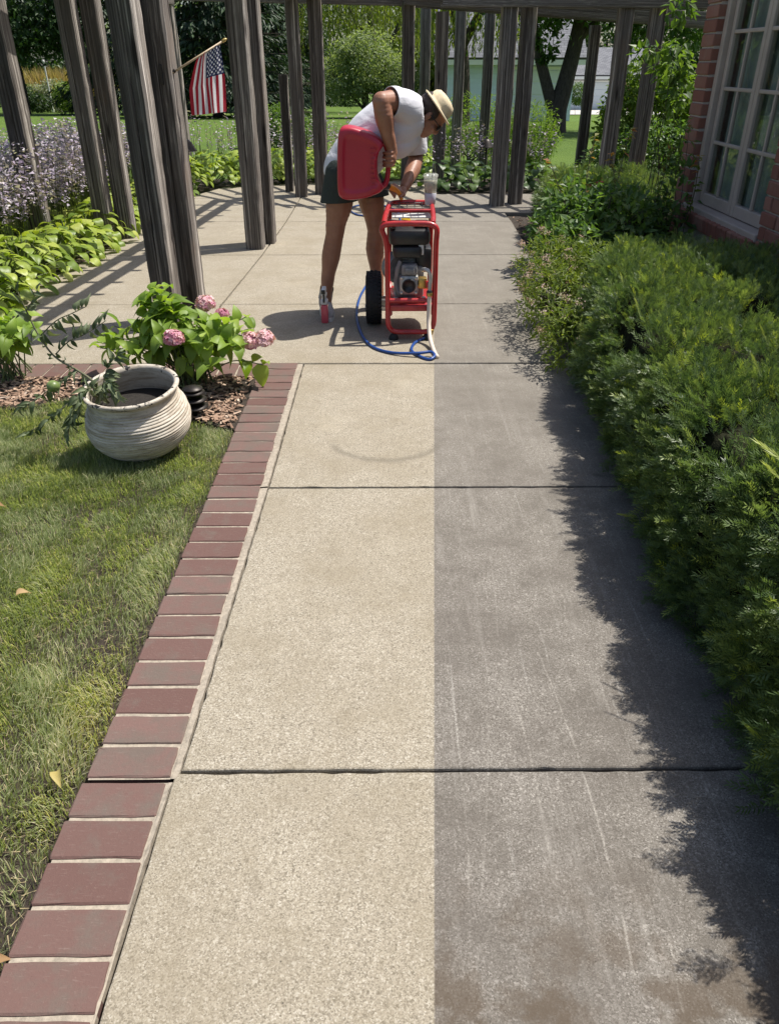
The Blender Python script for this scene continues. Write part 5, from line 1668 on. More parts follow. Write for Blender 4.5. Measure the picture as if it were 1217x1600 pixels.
# farther belt of trees that closes the view
fb = [('broad dark green tree far off behind the tall grasses at left', -34, 84, M_dark, 6.5), ('broad green tree far off between the left posts', -24, 92, M_olive, 6.5), ('rounded green tree far off behind the spruces', -14, 90, M_maple, 6.5), ('rounded green tree far off behind the crabapple', -4, 88, M_maple, 6.5), ('pale green tree far off behind the person', 4.5, 82, M_will, 6), ('dark green tree far off behind the garage roof', 11, 78, M_dark, 6), ('hazy green tree far off right of the twin trunks', 24, 96, M_blue, 6), ('rounded green tree far off behind the brick garage', 17, 92, M_maple, 5.5), ('broad green tree far off beyond the right posts', 33, 92, M_dark, 7), ('rounded tree far off behind the house corner', 42, 84, M_maple, 7)]
for lab, x, y, mt, r in fb:
    tree('shade_tree', lab, (x, y, gz(y)), [([(0, 0, -.3), (.1, 0, 3), (0, 0, 6)], .35, .12)], [((0, 0, 6.5), (r, r * .8, 4.6)), ((r * .5, -1, 3.4), (r * .5, r * .4, 2.4)), ((-r * .5, -1, 3.4), (r * .5, r * .4, 2.4)), ((0, -1.5, 2.4), (r * .6, r * .4, 1.9))], 6500, (.34, .62), mt, group='far trees closing the view')
# shrubs, grasses and bank across the left lawn
M_whitesh = leafmat('grey_shrub_leaf', [(0, (.10, .13, .07)), (.5, (.25, .28, .18)), (1, (.50, .52, .42))], trans=.25)
shrub('far_shrub', 'pale silvery shrub across the lawn between the left posts', 'shrub', (-21.2, 57, gz(57)), [((0, 0, .9), (1.2, .9, .95)), ((-1.4, .2, .8), (.9, .8, .8))], 2600, (.12, .22), M_whitesh, FOLD2, 6, group='shrubs across the lawn')
shrub('far_shrub', 'yellow-green rounded shrub across the lawn between the left posts', 'shrub', (-19.6, 55, gz(55)), [((0, 0, .8), (1.1, .9, .85))], 2200, (.12, .2), M_fresh, FOLD2, 6, group='shrubs across the lawn')
shrub('far_shrub', 'dark shrub at the foot of the shade tree at far left', 'shrub', (-22.6, 54, gz(54)), [((0, 0, .8), (1.3, .9, .8)), ((1.3, 0, .5), (.9, .7, .5))], 2400, (.12, .22), M_dark, FOLD2, 6, group='shrubs across the lawn')
shrub('far_shrub', 'bright shrub on the lawn just right of the flag', 'shrub', (-8.9, 70, gz(70)), [((0, 0, .8), (1.5, 1, .9))], 1800, (.16, .28), M_fresh, FOLD2, 6, group='shrubs across the lawn')
shrub('far_shrub', 'low dark hedge-like shrub beyond the second post pair', 'shrub', (-9.5, 76, gz(76)), [((0, 0, .9), (2.2, 1, 1.0)), ((3, 0, .9), (2.4, 1, 1.0)), ((6, 0, .9), (2, 1, .9))], 3600, (.16, .3), M_dark, FOLD2, 8, group='shrubs across the lawn')
shrub('far_shrub', 'leafy green shrub on the lawn left of the third post pair', 'shrub', (-2.3, 19, gz(19)), [((0, 0, .42), (.55, .5, .42)), ((-.5, .1, .34), (.45, .4, .34)), ((.5, 0, .3), (.4, .4, .3))], 3800, (.06, .10), M_mid, FOLD2, 8, group='shrubs across the lawn')
M_tan = leafmat('tan_grass', [(0, (.20, .15, .06)), (.5, (.36, .27, .11)), (1, (.52, .42, .22))], trans=.3, rough=.7)
def tallgrass(label, loc, n, sx, h):
    root = thing('ornamental_grass', label, 'grass', loc)
    p = np.stack([rng.normal(0, sx, n), rng.normal(0, .5, n), np.zeros(n)], 1)
    d = norm(np.stack([rng.normal(0, .22, n), rng.normal(0, .22, n), np.ones(n)], 1))
    V, F = scatter(np.array([(0, -.012, 0), (.6, -.012, 0), (1, 0, 0), (.6, .012, 0)]), FOLD2_F, p, frames(d, rand_dirs(n)), rng.uniform(.7, 1.1, n) * h)
    o = link('blades', np_mesh('blades', V, F, np.repeat(np.clip(rng.normal(.5, .25, n), 0, 1), 4)), M_tan, root); o['kind'] = 'stuff'
tallgrass('tall tan ornamental grass across the lawn behind the silvery shrub', (-22.0, 60, gz(60)), 1600, 1.6, 2.6)
pole = thing('white_post', 'thin white post among the tall tan grasses at left', 'post', (-21.2, 56, gz(56)))
M_whitep = simple('white_paint', (.78, .78, .76), .5)
MB().lathe([(.05, -.2), (.05, 2.75), (.07, 2.76), (.06, 2.84), (0, 2.88)], 10).build('shaft', M_whitep, pole)
MB().lathe([(.08, -.2), (.08, .12), (.05, .14)], 10).build('base', M_whitep, pole)

# ================================================================== pale blue garage and far brick house
M_siding = simple('pale_siding', (.62, .72, .84), .7, var=.06, scale=2)
M_shing = None
def mat_shingle():
    m, nt, b = newmat('grey_shingles')
    v = coords(nt, 'Object', (1, 1, 1))
    bt = nd(nt, 'ShaderNodeTexBrick', {'Vector': v, 'Scale': 1.0, 'Brick Width': .3, 'Row Height': .16, 'Mortar Size': .012, 'Color1': (.12, .125, .14, 1), 'Color2': (.19, .195, .21, 1), 'Mortar': (.06, .06, .07, 1)})
    nt.links.new(bt.outputs['Color'], b.inputs['Base Color'])
    b.inputs['Roughness'].default_value = .9
    return m
M_shing = mat_shingle()
M_gdoor = simple('garage_door', (.66, .70, .72), .6)
def building(name, label, loc, rz, w_, d_, hw, hr, wallm, roofm, boards=True, doors=(), brick=False):
    r = thing(name, label, 'garage', loc, rz)
    MB().box(0, w_, 0, d_, -.4, hw).build('wall', wallm, r)
    if boards:
        z = .02; k = 0
        bme = MB().add([(.0, -.012, 0), (w_, -.012, 0), (w_, -.004, .19), (0, -.004, .19), (0, .02, 0), (w_, .02, 0)], [(0, 1, 2, 3), (0, 4, 5, 1)]).mesh('siding_board', wallm)
        while z < hw - .2:
            o = link('siding_board', bme, None, r); o.location = (0, -.004, z); z += .2
    ov = .4
    rm = MB()
    dpt = d_ / 2
    sl = math.hypot(dpt + ov, hr)
    ang = math.atan2(hr, dpt + ov)
    for s in (0, 1):
        o = MB().box(-ov, w_ + ov, 0, sl, 0, .12).build('roof', roofm, r)
        if s == 0:
            o.location = (0, -ov, hw - .05); o.rotation_euler = (ang, 0, 0)
        else:
            o.location = (w_, d_ + ov, hw - .05); o.rotation_euler = (ang, 0, math.pi)
    g = MB().add([(0, 0, hw), (0, d_, hw), (0, d_ / 2, hw + hr * .93)], [(0, 1, 2)]).add([(w_, 0, hw), (w_, d_, hw), (w_, d_ / 2, hw + hr * .93)], [(0, 2, 1)])
    g.build('gable', wallm, r)
    MB().box(-ov, w_ + ov, -ov - .03, -ov, hw - .22, hw - .03).build('fascia', M_whitep, r)
    for (x0, x1, h_) in doors:
        dd = MB().box(x0, x1, -.06, -.02, -.05, h_).build('garage_door', M_gdoor, r)
        for k in range(4):
            z0 = .02 + k * h_ / 4
            MB().bbox(x0 + .06, x1 - .06, -.085, -.055, z0 + .03, z0 + h_ / 4 - .04, .01).build('panel', M_gdoor, dd)
        MB().box(x0 - .12, x0 - .002, -.07, -.015, -.05, h_ + .12).box(x1 + .002, x1 + .12, -.07, -.015, -.05, h_ + .12).box(x0 - .001, x1 + .001, -.07, -.015, h_ + .001, h_ + .12).build('door_frame', M_whitep, r)
    return r
building('garage', 'pale blue garage with grey shingled roof behind the thin posts', (2.6, 38, gz(38) - .02), R_(-3), 5.6, 7, 2.35, 2.6, M_siding, M_shing, True, [(2.8, 5.0, 1.95)])
building('garage', 'distant brick garage with cream doors beyond the twin-trunk tree', (11.4, 62, gz(62)), R_(2), 7.5, 7, 2.1, 1.7, M_bw, M_shing, False, [(.4, 2.8, 1.7), (3.4, 5.6, 1.7)])
M_drive = simple('driveway_concrete', (.45, .43, .40), .9, var=.15, scale=2)
dv = MB(); 
vs = [(x, y, gz(y) - .026) for y in (49, 53, 57, 61.8) for x in (10.6, 20)]
dv.add(vs, [(0, 1, 3, 2), (2, 3, 5, 4), (4, 5, 7, 6)])
tag(dv.build('driveway', M_drive), kind='structure')
shrub('topiary_tree', 'small ball-shaped clipped tree on the lawn before the driveway', 'tree', (10.9, 48.5, gz(48.5)), [((0, 0, 1.0), (.58, .58, .55))], 2600, (.06, .11), M_mid, FOLD2, 1)
tt_ = bpy.data.objects[-1] if False else None
# ================================================================== pressure washer
M_red = simple('red_enamel', (.40, .022, .024), .34, var=.22, scale=22, coat=.25, bstr=.05)
M_blk = simple('black_plastic', (.018, .018, .019), .42, var=.3, scale=30)
M_rub = simple('tyre_rubber', (.012, .012, .013), .7, var=.3, scale=60, bstr=.2)
M_alu = simple('cast_aluminium', (.40, .40, .39), .45, metal=.55, var=.15, scale=40, bstr=.25)
M_eng = simple('engine_grey', (.20, .20, .205), .5, metal=.2, var=.25, scale=30)
M_brass = simple('brass', (.48, .32, .10), .35, metal=.85, var=.15, scale=30)
M_ylw = simple('yellow_plastic', (.62, .40, .02), .4)
M_orange = simple('orange_plastic', (.70, .24, .02), .38)
M_white = simple('white_label', (.72, .72, .70), .5)
M_steel = simple('steel', (.45, .45, .45), .3, metal=.9)
WO = Vector((.14, 4.72, 0))
pw = thing('pressure_washer', 'red tube-framed pressure washer with engine beside the bending person', 'pressure washer', WO)
def wp(*p): return Vector(p) - WO
def round_loop(pts, r, k=5):
    """polyline with rounded corners"""
    P = [Vector(p) for p in pts]; out = [P[0]]
    for i in range(1, len(P) - 1):
        a, b, c = P[i - 1], P[i], P[i + 1]
        ra = min(r, (a - b).length * .45); rc = min(r, (c - b).length * .45)
        p0 = b + (a - b).normalized() * ra; p1 = b + (c - b).normalized() * rc
        for j in range(k + 1):
            t = j / k
            out.append(p0 * (1 - t) ** 2 + b * 2 * t * (1 - t) + p1 * t * t)
    out.append(P[-1]); return out
XL, XR, YF, YB = .028, .300, 4.49, 4.98
rt = .0155
fm = MB()
# front hoop: bottom bar, posts that flare to the top bar
fm.tube(round_loop([wp(XL + .14, YF, .045), wp(XL, YF, .045), wp(XL, YF, .20), wp(XL - .004, YF, .56), wp(-.022, YF + .005, .655), wp(.15, YF + .005, .658)], .075), rt, 12)
fm.tube(round_loop([wp(XL + .14, YF, .045), wp(XR, YF, .045), wp(XR, YF, .20), wp(XR - .002, YF, .56), wp(XR + .006, YF + .005, .655), wp(.15, YF + .005, .658)], .075), rt, 12)
# top side rails and raised rear bar
fm.tube(round_loop([wp(.006, YF + .008, .657), wp(.012, 4.62, .672), wp(.045, YB, .695), wp(.16, YB, .697)], .07), rt, 12)
fm.tube(round_loop([wp(XR - .022, YF + .008, .657), wp(XR - .012, 4.62, .672), wp(XR - .004, YB, .695), wp(.16, YB, .697)], .07), rt, 12)
fm.tube([wp(.02, 4.76, .683), wp(XR - .002, 4.76, .683)], .010, 10)
# rear legs and bottom rails
for x in (.04, XR - .004):
    fm.tube(round_loop([wp(x, YB, .69), wp(x, YB - .01, .25), wp(x, 4.86, .17), wp(x, YF, .155)], .06), rt, 10)
fm.tube([wp(XL, YF, .232), wp(XR, YF, .232)], rt * .85, 10)
auto_smooth(fm.build('frame', M_red, pw))
auto_smooth(MB().bbox(*(lambda a, b: (a.x, b.x, a.y, b.y, a.z, b.z))(wp(XL + .012, YF - .006, .168), wp(XR - .012, 4.95, .205)), .008).build('engine_plate', M_red, pw))
# feet
for x in (.062, .262):
    MB().lathe([(.014, .035), (.026, .022), (.030, .008), (.028, 0), (0, 0)], 18, c=wp(x, YF - .004, 0)).build('foot', M_rub, pw, smooth=True)
# wheel on its axle
MB().tube([wp(-.11, 4.84, .158), wp(.29, 4.84, .158)], .009, 10).build('axle', M_steel, pw, smooth=True)
RM = Matrix.Rotation(math.pi / 2, 3, 'Y')
wh = MB().lathe([(.085, -.03), (.098, -.044), (.128, -.050), (.148, -.044), (.157, -.034), (.160, -.015), (.160, .015), (.157, .034), (.148, .044), (.128, .050), (.098, .044), (.085, .03)], 48, c=wp(-.058, 4.84, .158), M=RM, close=True).build('wheel', M_rub, pw, smooth=True)
tr = MB()
for k in range(40):
    a = 2 * math.pi * k / 40
    for j, dx in enumerate((-.036, -.013, .013, .036)):
        aa = a + (.04 if j % 2 else 0)
        Mx = Matrix.Translation(wp(-.058 + dx, 4.84, .158)) @ Matrix.Rotation(aa, 4, 'X') @ Matrix.Translation((0, 0, .158 if abs(dx) < .03 else .153))
        tr.box(-.009, .009, -.0085, .0085, -.004, .0055, Mx)
tr.build('tread', M_rub, wh)
MB().lathe([(.0, -.02), (.03, -.03), (.05, -.02), (.085, -.03), (.086, .03), (.05, .02), (.02, .03), (0, .03)], 32, c=wp(-.058, 4.84, .158), M=RM).build('rim', M_white, wh, smooth=True)
# engine: crankcase, fan shroud, cylinder fins, air box, tank, muffler
def wb(x0, x1, y0, y1, z0, z1): return (x0 - WO.x, x1 - WO.x, y0 - WO.y, y1 - WO.y, z0, z1)
en = MB()
en.bbox(*wb(.07, .24, 4.60, 4.84, .215, .40), .018)
eo = auto_smooth(en.build('engine', M_eng, pw))
auto_smooth(MB().lathe([(0, -.05), (.05, -.05), (.088, -.035), (.092, .02), (.085, .05), (0, .05)], 28, c=wp(.085, 4.70, .375), M=Matrix.Rotation(math.pi / 2, 3, 'X') @ Matrix.Rotation(.5, 3, 'Y')).build('fan_shroud', M_eng, eo))
cy = MB()
for k in range(8): cy.bbox(*wb(.10 + .0, .215, 4.66, 4.80, .385 + k * .0145, .385 + k * .0145 + .006), .002)
cy.bbox(*wb(.12, .20, 4.68, 4.78, .38, .52), .01)
cy.build('cylinder', M_alu, eo)
auto_smooth(MB().bbox(*wb(.034, .272, 4.56, 4.90, .520, .612), .03).bbox(*wb(.055, .225, 4.55, 4.72, .455, .521), .022).build('fuel_tank', M_blk, eo))
auto_smooth(MB().lathe([(.0, .03), (.026, .03), (.028, .024), (.028, 0), (0, 0)], 20, c=wp(.135, 4.74, .612)).build('fuel_cap', M_ylw, eo))
auto_smooth(MB().bbox(*wb(.19, .285, 4.62, 4.80, .36, .50), .02).build('muffler', M_blk, eo))
auto_smooth(MB().bbox(*wb(.205, .235, 4.575, 4.60, .47, .55), .004).build('label', M_white, eo))
auto_smooth(MB().bbox(*wb(.105, .20, 4.535, 4.60, .360, .425), .014).bbox(*wb(.125, .18, 4.522, 4.54, .375, .405), .006).build('valve_cover', M_eng, eo))
auto_smooth(MB().tube(round_loop([wp(.10, 4.56, .44), wp(.085, 4.55, .40), wp(.07, 4.56, .30), wp(.10, 4.55, .25)], .03), .012, 8).build('pull_housing', M_eng, eo))
# pump facing the camera: square flange, bore, head
pb = MB().bbox(*wb(.094, .206, 4.535, 4.60, .250, .362), .014)
po_ = auto_smooth(pb.build('pump', M_alu, pw))
MB().lathe([(0, 0), (.036, 0), (.040, .004), (.040, .012), (.034, .012), (.034, .004), (0, .002)], 28, c=wp(.15, 4.533, .306), M=Matrix.Rotation(math.pi / 2, 3, 'X')).build('bore', M_blk, po_, smooth=True)
for sx in (-1, 1):
    for sz in (-1, 1):
        MB().lathe([(0, 0), (.009, 0), (.009, .008), (.005, .010), (0, .010)], 10, c=wp(.15 + sx * .043, 4.535, .306 + sz * .043), M=Matrix.Rotation(math.pi / 2, 3, 'X')).build('bolt', M_steel, po_)
auto_smooth(MB().bbox(*wb(.207, .255, 4.53, 4.585, .288, .350), .008).tube([wp(.20, 4.555, .30), wp(.285, 4.545, .295)], .014, 10).build('manifold', M_brass, po_))
auto_smooth(MB().lathe([(.011, 0), (.016, .004), (.016, .03), (.010, .036), (0, .036)], 14, c=wp(.262, 4.50, .305)).build('unloader_knob', M_red, po_))
auto_smooth(MB().tube(round_loop([wp(.225, 4.53, .395), wp(.235, 4.49, .412), wp(.262, 4.47, .405), wp(.272, 4.47, .37), wp(.268, 4.47, .29)], .025), .011, 10).build('outlet_elbow', M_alu, po_))
auto_smooth(MB().lathe([(.014, 0), (.017, .006), (.017, .028), (.013, .034)], 14, c=wp(.268, 4.47, .262)).build('hose_coupling', M_blk, po_))
auto_smooth(MB().bbox(*wb(.06, .09, 4.54, 4.57, .206, .235), .006).bbox(*wb(.225, .25, 4.53, 4.56, .206, .24), .006).bbox(*wb(.12, .20, 4.53, 4.57, .206, .235), .006).build('mount', M_alu, po_))
# grid tray between the top rails
gr = MB()
for k in range(6): gr.tube([wp(.05 + k * .046, 4.79, .690), wp(.06 + k * .044, YB - .01, .697)], .0028, 6)
for k in range(4): gr.tube([wp(.035, 4.80 + k * .055, .692 + k * .001), wp(.292, 4.80 + k * .055, .692 + k * .001)], .0028, 6)
gr.build('wire_tray', M_blk, pw, smooth=True)
auto_smooth(MB().bbox(*wb(.055, .285, 4.80, 4.93, .634, .642), .003).build('decal_plate', M_white, pw))
lv = MB()
lv.bbox(*wb(.05, .075, 4.57, 4.66, .614, .640), .006).bbox(*wb(.185, .265, 4.60, 4.70, .613, .645), .01).tube([wp(.04, 4.64, .65), wp(.12, 4.63, .645)], .006, 8)
auto_smooth(lv.build('control_panel', M_blk, pw))

# cream supply hose and blue pressure hose
M_cream = simple('cream_hose', (.62, .53, .44), .5, var=.06, scale=20)
ch = thing('garden_hose', 'short cream hose running down from the washer pump', 'hose', (.268, 4.47, 0))
hc = Vector(ch.location)
MB().tube([Vector(p) - hc for p in smooth_path([(.268, 4.47, .266), (.267, 4.462, .20), (.266, 4.44, .12), (.272, 4.36, .045), (.288, 4.22, .014), (.300, 4.13, .012)], 6)], .0125, 12).build('tube', M_cream, ch, smooth=True)
MB().lathe([(.016, 0), (.018, .004), (.018, .02), (.014, .024)], 14, c=(0, 0, .262)).build('fitting', M_brass, ch, smooth=True)
M_bluh = simple('blue_hose', (.015, .06, .24), .35, var=.15, scale=15)
bh = thing('pressure_hose', 'blue pressure hose looping over the concrete round the wheel', 'hose', (.1, 4.3, 0))
hc = Vector(bh.location)
hp = [(.285, 4.47, .05), (.262, 4.475, .02), (.222, 4.453, .010), (.178, 4.37, .010), (.162, 4.25, .010), (.205, 4.15, .010), (.255, 4.10, .010), (.285, 4.13, .02), (.265, 4.172, .028), (.183, 4.163, .024), (.04, 4.212, .012), (-.07, 4.337, .010), (-.136, 4.593, .010), (-.172, 4.962, .010), (-.166, 5.351, .010), (-.128, 5.70, .010), (-.07, 6.09, .010), (-.05, 6.90, .010), (-.07, 7.9, .010), (-.135, 8.6, .010), (-.285, 8.80, .010), (-.36, 9.10, .010), (-.30, 9.38, .010), (-.10, 9.5, .010), (.1, 9.2, .01), (.18, 8.6, .01), (.16, 6.4, .01), (.15, 5.2, .01)]
MB().tube([Vector(p) - hc for p in smooth_path(hp, 8)], .0085, 10).build('tube', M_bluh, bh, smooth=True)
MB().tube([Vector(p) - hc for p in ((.283, 4.47, .036), (.288, 4.47, .066))], .012, 12).build('fitting', M_brass, bh, smooth=True)

# tumbler on the tray
def mat_clear(name, col, al):
    m, nt, b = newmat(name)
    b.inputs['Base Color'].default_value = (*col, 1)
    b.inputs['Roughness'].default_value = .12
    b.inputs['Alpha'].default_value = al
    return m
M_cup = mat_clear('clear_cup', (.75, .76, .70), .30)
M_drink = simple('iced_drink', (.42, .40, .24), .3, var=.25, scale=25)
M_cupw = simple('cup_base', (.55, .54, .60), .4)
cup = thing('drink_tumbler', 'clear drink tumbler with straw standing on the washer tray', 'tumbler', (.283, 4.90, .6975))
MB().lathe([(.030, .0), (.033, .03), (.036, .062), (.0345, .064), (0, .064)], 24).build('base', M_cupw, cup, smooth=True)
MB().lathe([(.0, .066), (.033, .066), (.038, .13), (.037, .132), (0, .132)], 24).build('drink', M_drink, cup, smooth=True)
MB().lathe([(.0362, .0645), (.042, .158), (.0405, .158), (.0352, .066)], 28, close=True).build('cup_wall', M_cup, cup, smooth=True)
MB().lathe([(.043, .152), (.046, .156), (.045, .164), (.036, .170), (0, .172)], 28).build('lid', M_cup, cup, smooth=True)
MB().tube([(.004, 0, .07), (.012, -.002, .225)], .0035, 8).build('straw', M_blk, cup, smooth=True)

# spray bottle on the ground
M_pinkl = simple('pink_liquid', (.62, .09, .12), .25)
M_frost = simple('frosted_plastic', (.66, .64, .64), .35)
sb = thing('spray_bottle', 'pink and white trigger spray bottle standing on the concrete beside the shoe', 'spray bottle', (-.369, 4.84, 0))
auto_smooth(MB().bbox(-.022, .022, -.034, .034, .0, .118, .012).build('liquid', M_pinkl, sb))
auto_smooth(MB().bbox(-.0218, .0218, -.0336, .0336, .1185, .150, .010).lathe([(.016, .148), (.014, .170)], 14).build('bottle_top', M_frost, sb))
auto_smooth(MB().bbox(-.018, .018, -.02, .02, .170, .190, .005).bbox(-.014, .014, -.06, .035, .190, .222, .008).build('sprayer_head', M_white, sb))
auto_smooth(MB().bbox(-.006, .006, -.045, -.033, .135, .192, .004).build('trigger', M_blk, sb))
auto_smooth(MB().bbox(-.012, .012, -.072, -.058, .195, .220, .004).build('nozzle', M_blk, sb))

# ================================================================== red fuel can
M_can = simple('red_polyethylene', (.43, .020, .042), .36, var=.06, scale=8, bstr=.06, bscale=160)
CO = Vector((-.12, 4.83, .93))
can = thing('fuel_can', 'large red plastic fuel can tipped by its handle in the person\'s hand', 'fuel can', CO)
outl = [(-.252, 1.06), (-.243, 1.105), (-.222, 1.124), (-.185, 1.128), (-.133, 1.117), (-.044, 1.085), (.002, 1.050), (.008, 1.022), (-.020, 1.001), (-.030, .955), (-.030, .871), (-.010, .827), (.010, .812), (.001, .786), (-.05, .764), (-.103, .748), (-.175, .738), (-.225, .741), (-.253, .758), (-.262, .79), (-.258, .93)]
def can_ring(k, y):
    cx = sum(p[0] for p in outl) / len(outl); cz = sum(p[1] for p in outl) / len(outl)
    return [Vector((cx + (x - cx) * k - CO.x, y, cz + (z - cz) * k - CO.z)) for x, z in outl]
bmv = []; fsv = []
rings = [(.80, -.092), (.92, -.090), (.975, -.080), (1.0, -.060), (1.0, .060), (.975, .080), (.92, .090), (.80, .092)]
# inset shield on the side wall
rings = [(.66, -.084), (.70, -.086), (.78, -.091)] + rings[:4] + [(1.0, -.05), (1.0, .05)] + rings[4:] + [(.70, .086), (.66, .084)]
for k, y in rings: bmv += can_ring(k, y)
N = len(outl)
for r in range(len(rings) - 1):
    for i in range(N):
        j = (i + 1) % N
        fsv.append((r * N + i, r * N + j, (r + 1) * N + j, (r + 1) * N + i))
fsv.append(tuple(range(N - 1, -1, -1))); fsv.append(tuple((len(rings) - 1) * N + i for i in range(N)))
cb = MB().add(bmv, fsv).build('can_body', M_can, can, smooth=True)
sm = cb.modifiers.new('round', 'SUBSURF'); sm.levels = 2; sm.render_levels = 2
MB().tube([Vector((x - CO.x, y - CO.y, z - CO.z)) for x, y, z in smooth_path([(-.02, 4.83, 1.035), (.012, 4.83, 1.03), (.030, 4.83, .985), (.032, 4.83, .93), (.030, 4.83, .865), (.015, 4.83, .818), (-.02, 4.83, .800)], 6)], .0145, 12).build('handle', M_can, can, smooth=True)
tk = MB()
for i in range(9):
    z = .80 + i * .026
    tk.bbox(-.068 - CO.x, (-.045 if i % 2 else -.035) - CO.x, -.0935, -.0885, z - CO.z, z + .006 - CO.z, .001)
tk.build('moulded_marks', M_can, can)
MB().tube([Vector((x - CO.x, y - CO.y, z - CO.z)) for x, y, z in ((-.01, 4.85, .808), (.022, 4.87, .806), (.032, 4.88, .80))], [.022, .024, .022], 16).build('spout_collar', M_blk, can, smooth=True)
MB().tube([Vector((x - CO.x, y - CO.y, z - CO.z)) for x, y, z in smooth_path([(.030, 4.88, .80), (.06, 4.92, .785), (.095, 4.95, .755), (.115, 4.95, .715)], 5)], [.018, .018, .018, .017, .017, .017, .016, .016, .015, .015, .014, .013, .012, .012, .011, .011], 14).build('spout', M_orange, can, smooth=True)
# ================================================================== person bending over the washer
def mat_skin():
    m, nt, b = newmat('skin')
    v = coords(nt, 'World')
    n1 = noise_t(nt, v, 14, 4, .6); n2 = noise_t(nt, v, 160, 3, .6)
    nt.links.new(ramp(nt, n1, [(.3, (.27, .118, .070)), (.7, (.35, .168, .105))]), b.inputs['Base Color'])
    b.inputs['Roughness'].default_value = .5
    b.inputs['Subsurface Weight'].default_value = .08
    b.inputs['Subsurface Radius'].default_value = (.02, .008, .004)
    bump(nt, b, n2, .15, .002)
    return m
M_skin = mat_skin()
def mat_cloth(name, col, wr=.5, sc=(9, 9, 9)):
    m, nt, b = newmat(name)
    v = coords(nt, 'World', sc, (0, R_(40), 0))
    n1 = noise_t(nt, v, 1.6, 4, .55, 1.2); n2 = noise_t(nt, coords(nt, 'World'), 500, 2, .5)
    b.inputs['Base Color'].default_value = (*col, 1)
    b.inputs['Roughness'].default_value = .9
    b.inputs['Specular IOR Level'].default_value = .15
    h = mathn(nt, 'ADD', n1, mathn(nt, 'MULTIPLY', n2, .03))
    bump(nt, b, h, wr, .03)
    return m
M_shirt = mat_cloth('white_shirt', (.70, .70, .74), .35, (1.5, 3, 7))
M_short = mat_cloth('dark_shorts', (.045, .055, .050), .5, (8, 8, 6))
M_hair = simple('dark_hair', (.032, .018, .011), .55, var=.5, scale=90, bstr=.9, bscale=220)
M_hat = simple('straw_cream', (.68, .56, .36), .8, var=.12, scale=60, bstr=.3)
M_shoe = simple('grey_knit_shoe', (.34, .33, .32), .85, var=.2, scale=60, bstr=.3)
M_sole = simple('white_sole', (.62, .61, .58), .6)

PB = Vector((-.2, 5.08, 0))
def ball(mb, c, r, rot=None, n=14):
    rx, ry, rz = r if isinstance(r, (tuple, list)) else (r, r, r)
    vs = []; fs = []
    for i in range(n + 1):
        t = math.pi * i / n
        for k in range(2 * n):
            a = 2 * math.pi * k / (2 * n)
            p = Vector((rx * math.sin(t) * math.cos(a), ry * math.sin(t) * math.sin(a), rz * math.cos(t)))
            if rot is not None: p = rot @ p
            vs.append(p + Vector(c) - PB)
    for i in range(n):
        for k in range(2 * n):
            a = i * 2 * n; b = a + 2 * n; k2 = (k + 1) % (2 * n)
            fs.append((a + k, b + k, b + k2, a + k2))
    mb.add(vs, fs)
def chain(mb, pts, ry=1.0, step=.35):
    """swept balls: pts = [(x,y,z,r),...]; gives tapering limbs after the voxel union"""
    for a, b in zip(pts[:-1], pts[1:]):
        L = (Vector(a[:3]) - Vector(b[:3])).length
        k = max(2, int(L / (min(a[3], b[3]) * step)))
        for i in range(k + 1):
            t = i / k
            e = t * t * (3 - 2 * t)
            r = a[3] + (b[3] - a[3]) * e
            ball(mb, [a[q] + (b[q] - a[q]) * t for q in range(3)], (r, r * ry, r), None, 8)
def fuse(mb, name, mat, parent, voxel, smooth_it=4, cuts=()):
    me = bpy.data.meshes.new('tmp'); me.from_pydata(mb.v, [], mb.f)
    o = bpy.data.objects.new('tmp', me); COL.objects.link(o)
    md = o.modifiers.new('r', 'REMESH'); md.mode = 'VOXEL'; md.voxel_size = voxel
    ms = o.modifiers.new('s', 'SMOOTH'); ms.factor = .5; ms.iterations = smooth_it
    dg = bpy.context.evaluated_depsgraph_get(); dg.update()
    me2 = bpy.data.meshes.new_from_object(o.evaluated_get(dg))
    bpy.data.objects.remove(o)
    if cuts:
        bm = bmesh.new(); bm.from_mesh(me2)
        for co, no in cuts:
            bmesh.ops.bisect_plane(bm, geom=bm.verts[:] + bm.edges[:] + bm.faces[:], plane_co=Vector(co) - PB, plane_no=Vector(no), clear_outer=True)
        bm.to_mesh(me2); bm.free()
    me2.name = name
    me2.materials.clear(); me2.materials.append(mat)
    me2.polygons.foreach_set('use_smooth', [True] * len(me2.polygons))
    return link(name, me2, None, parent)

person = thing('person', 'person in white polo shirt and dark shorts bending over the red pressure washer', 'person', PB)
bd = MB()
# torso core
chain(bd, [(-.19, 5.08, .87, .125), (-.09, 5.08, 1.02, .130), (.05, 5.08, 1.13, .135), (.13, 5.08, 1.175, .11)], 1.15, .5)
# neck
chain(bd, [(.13, 5.08, 1.18, .075), (.20, 5.08, 1.19, .058), (.25, 5.08, 1.18, .055)])
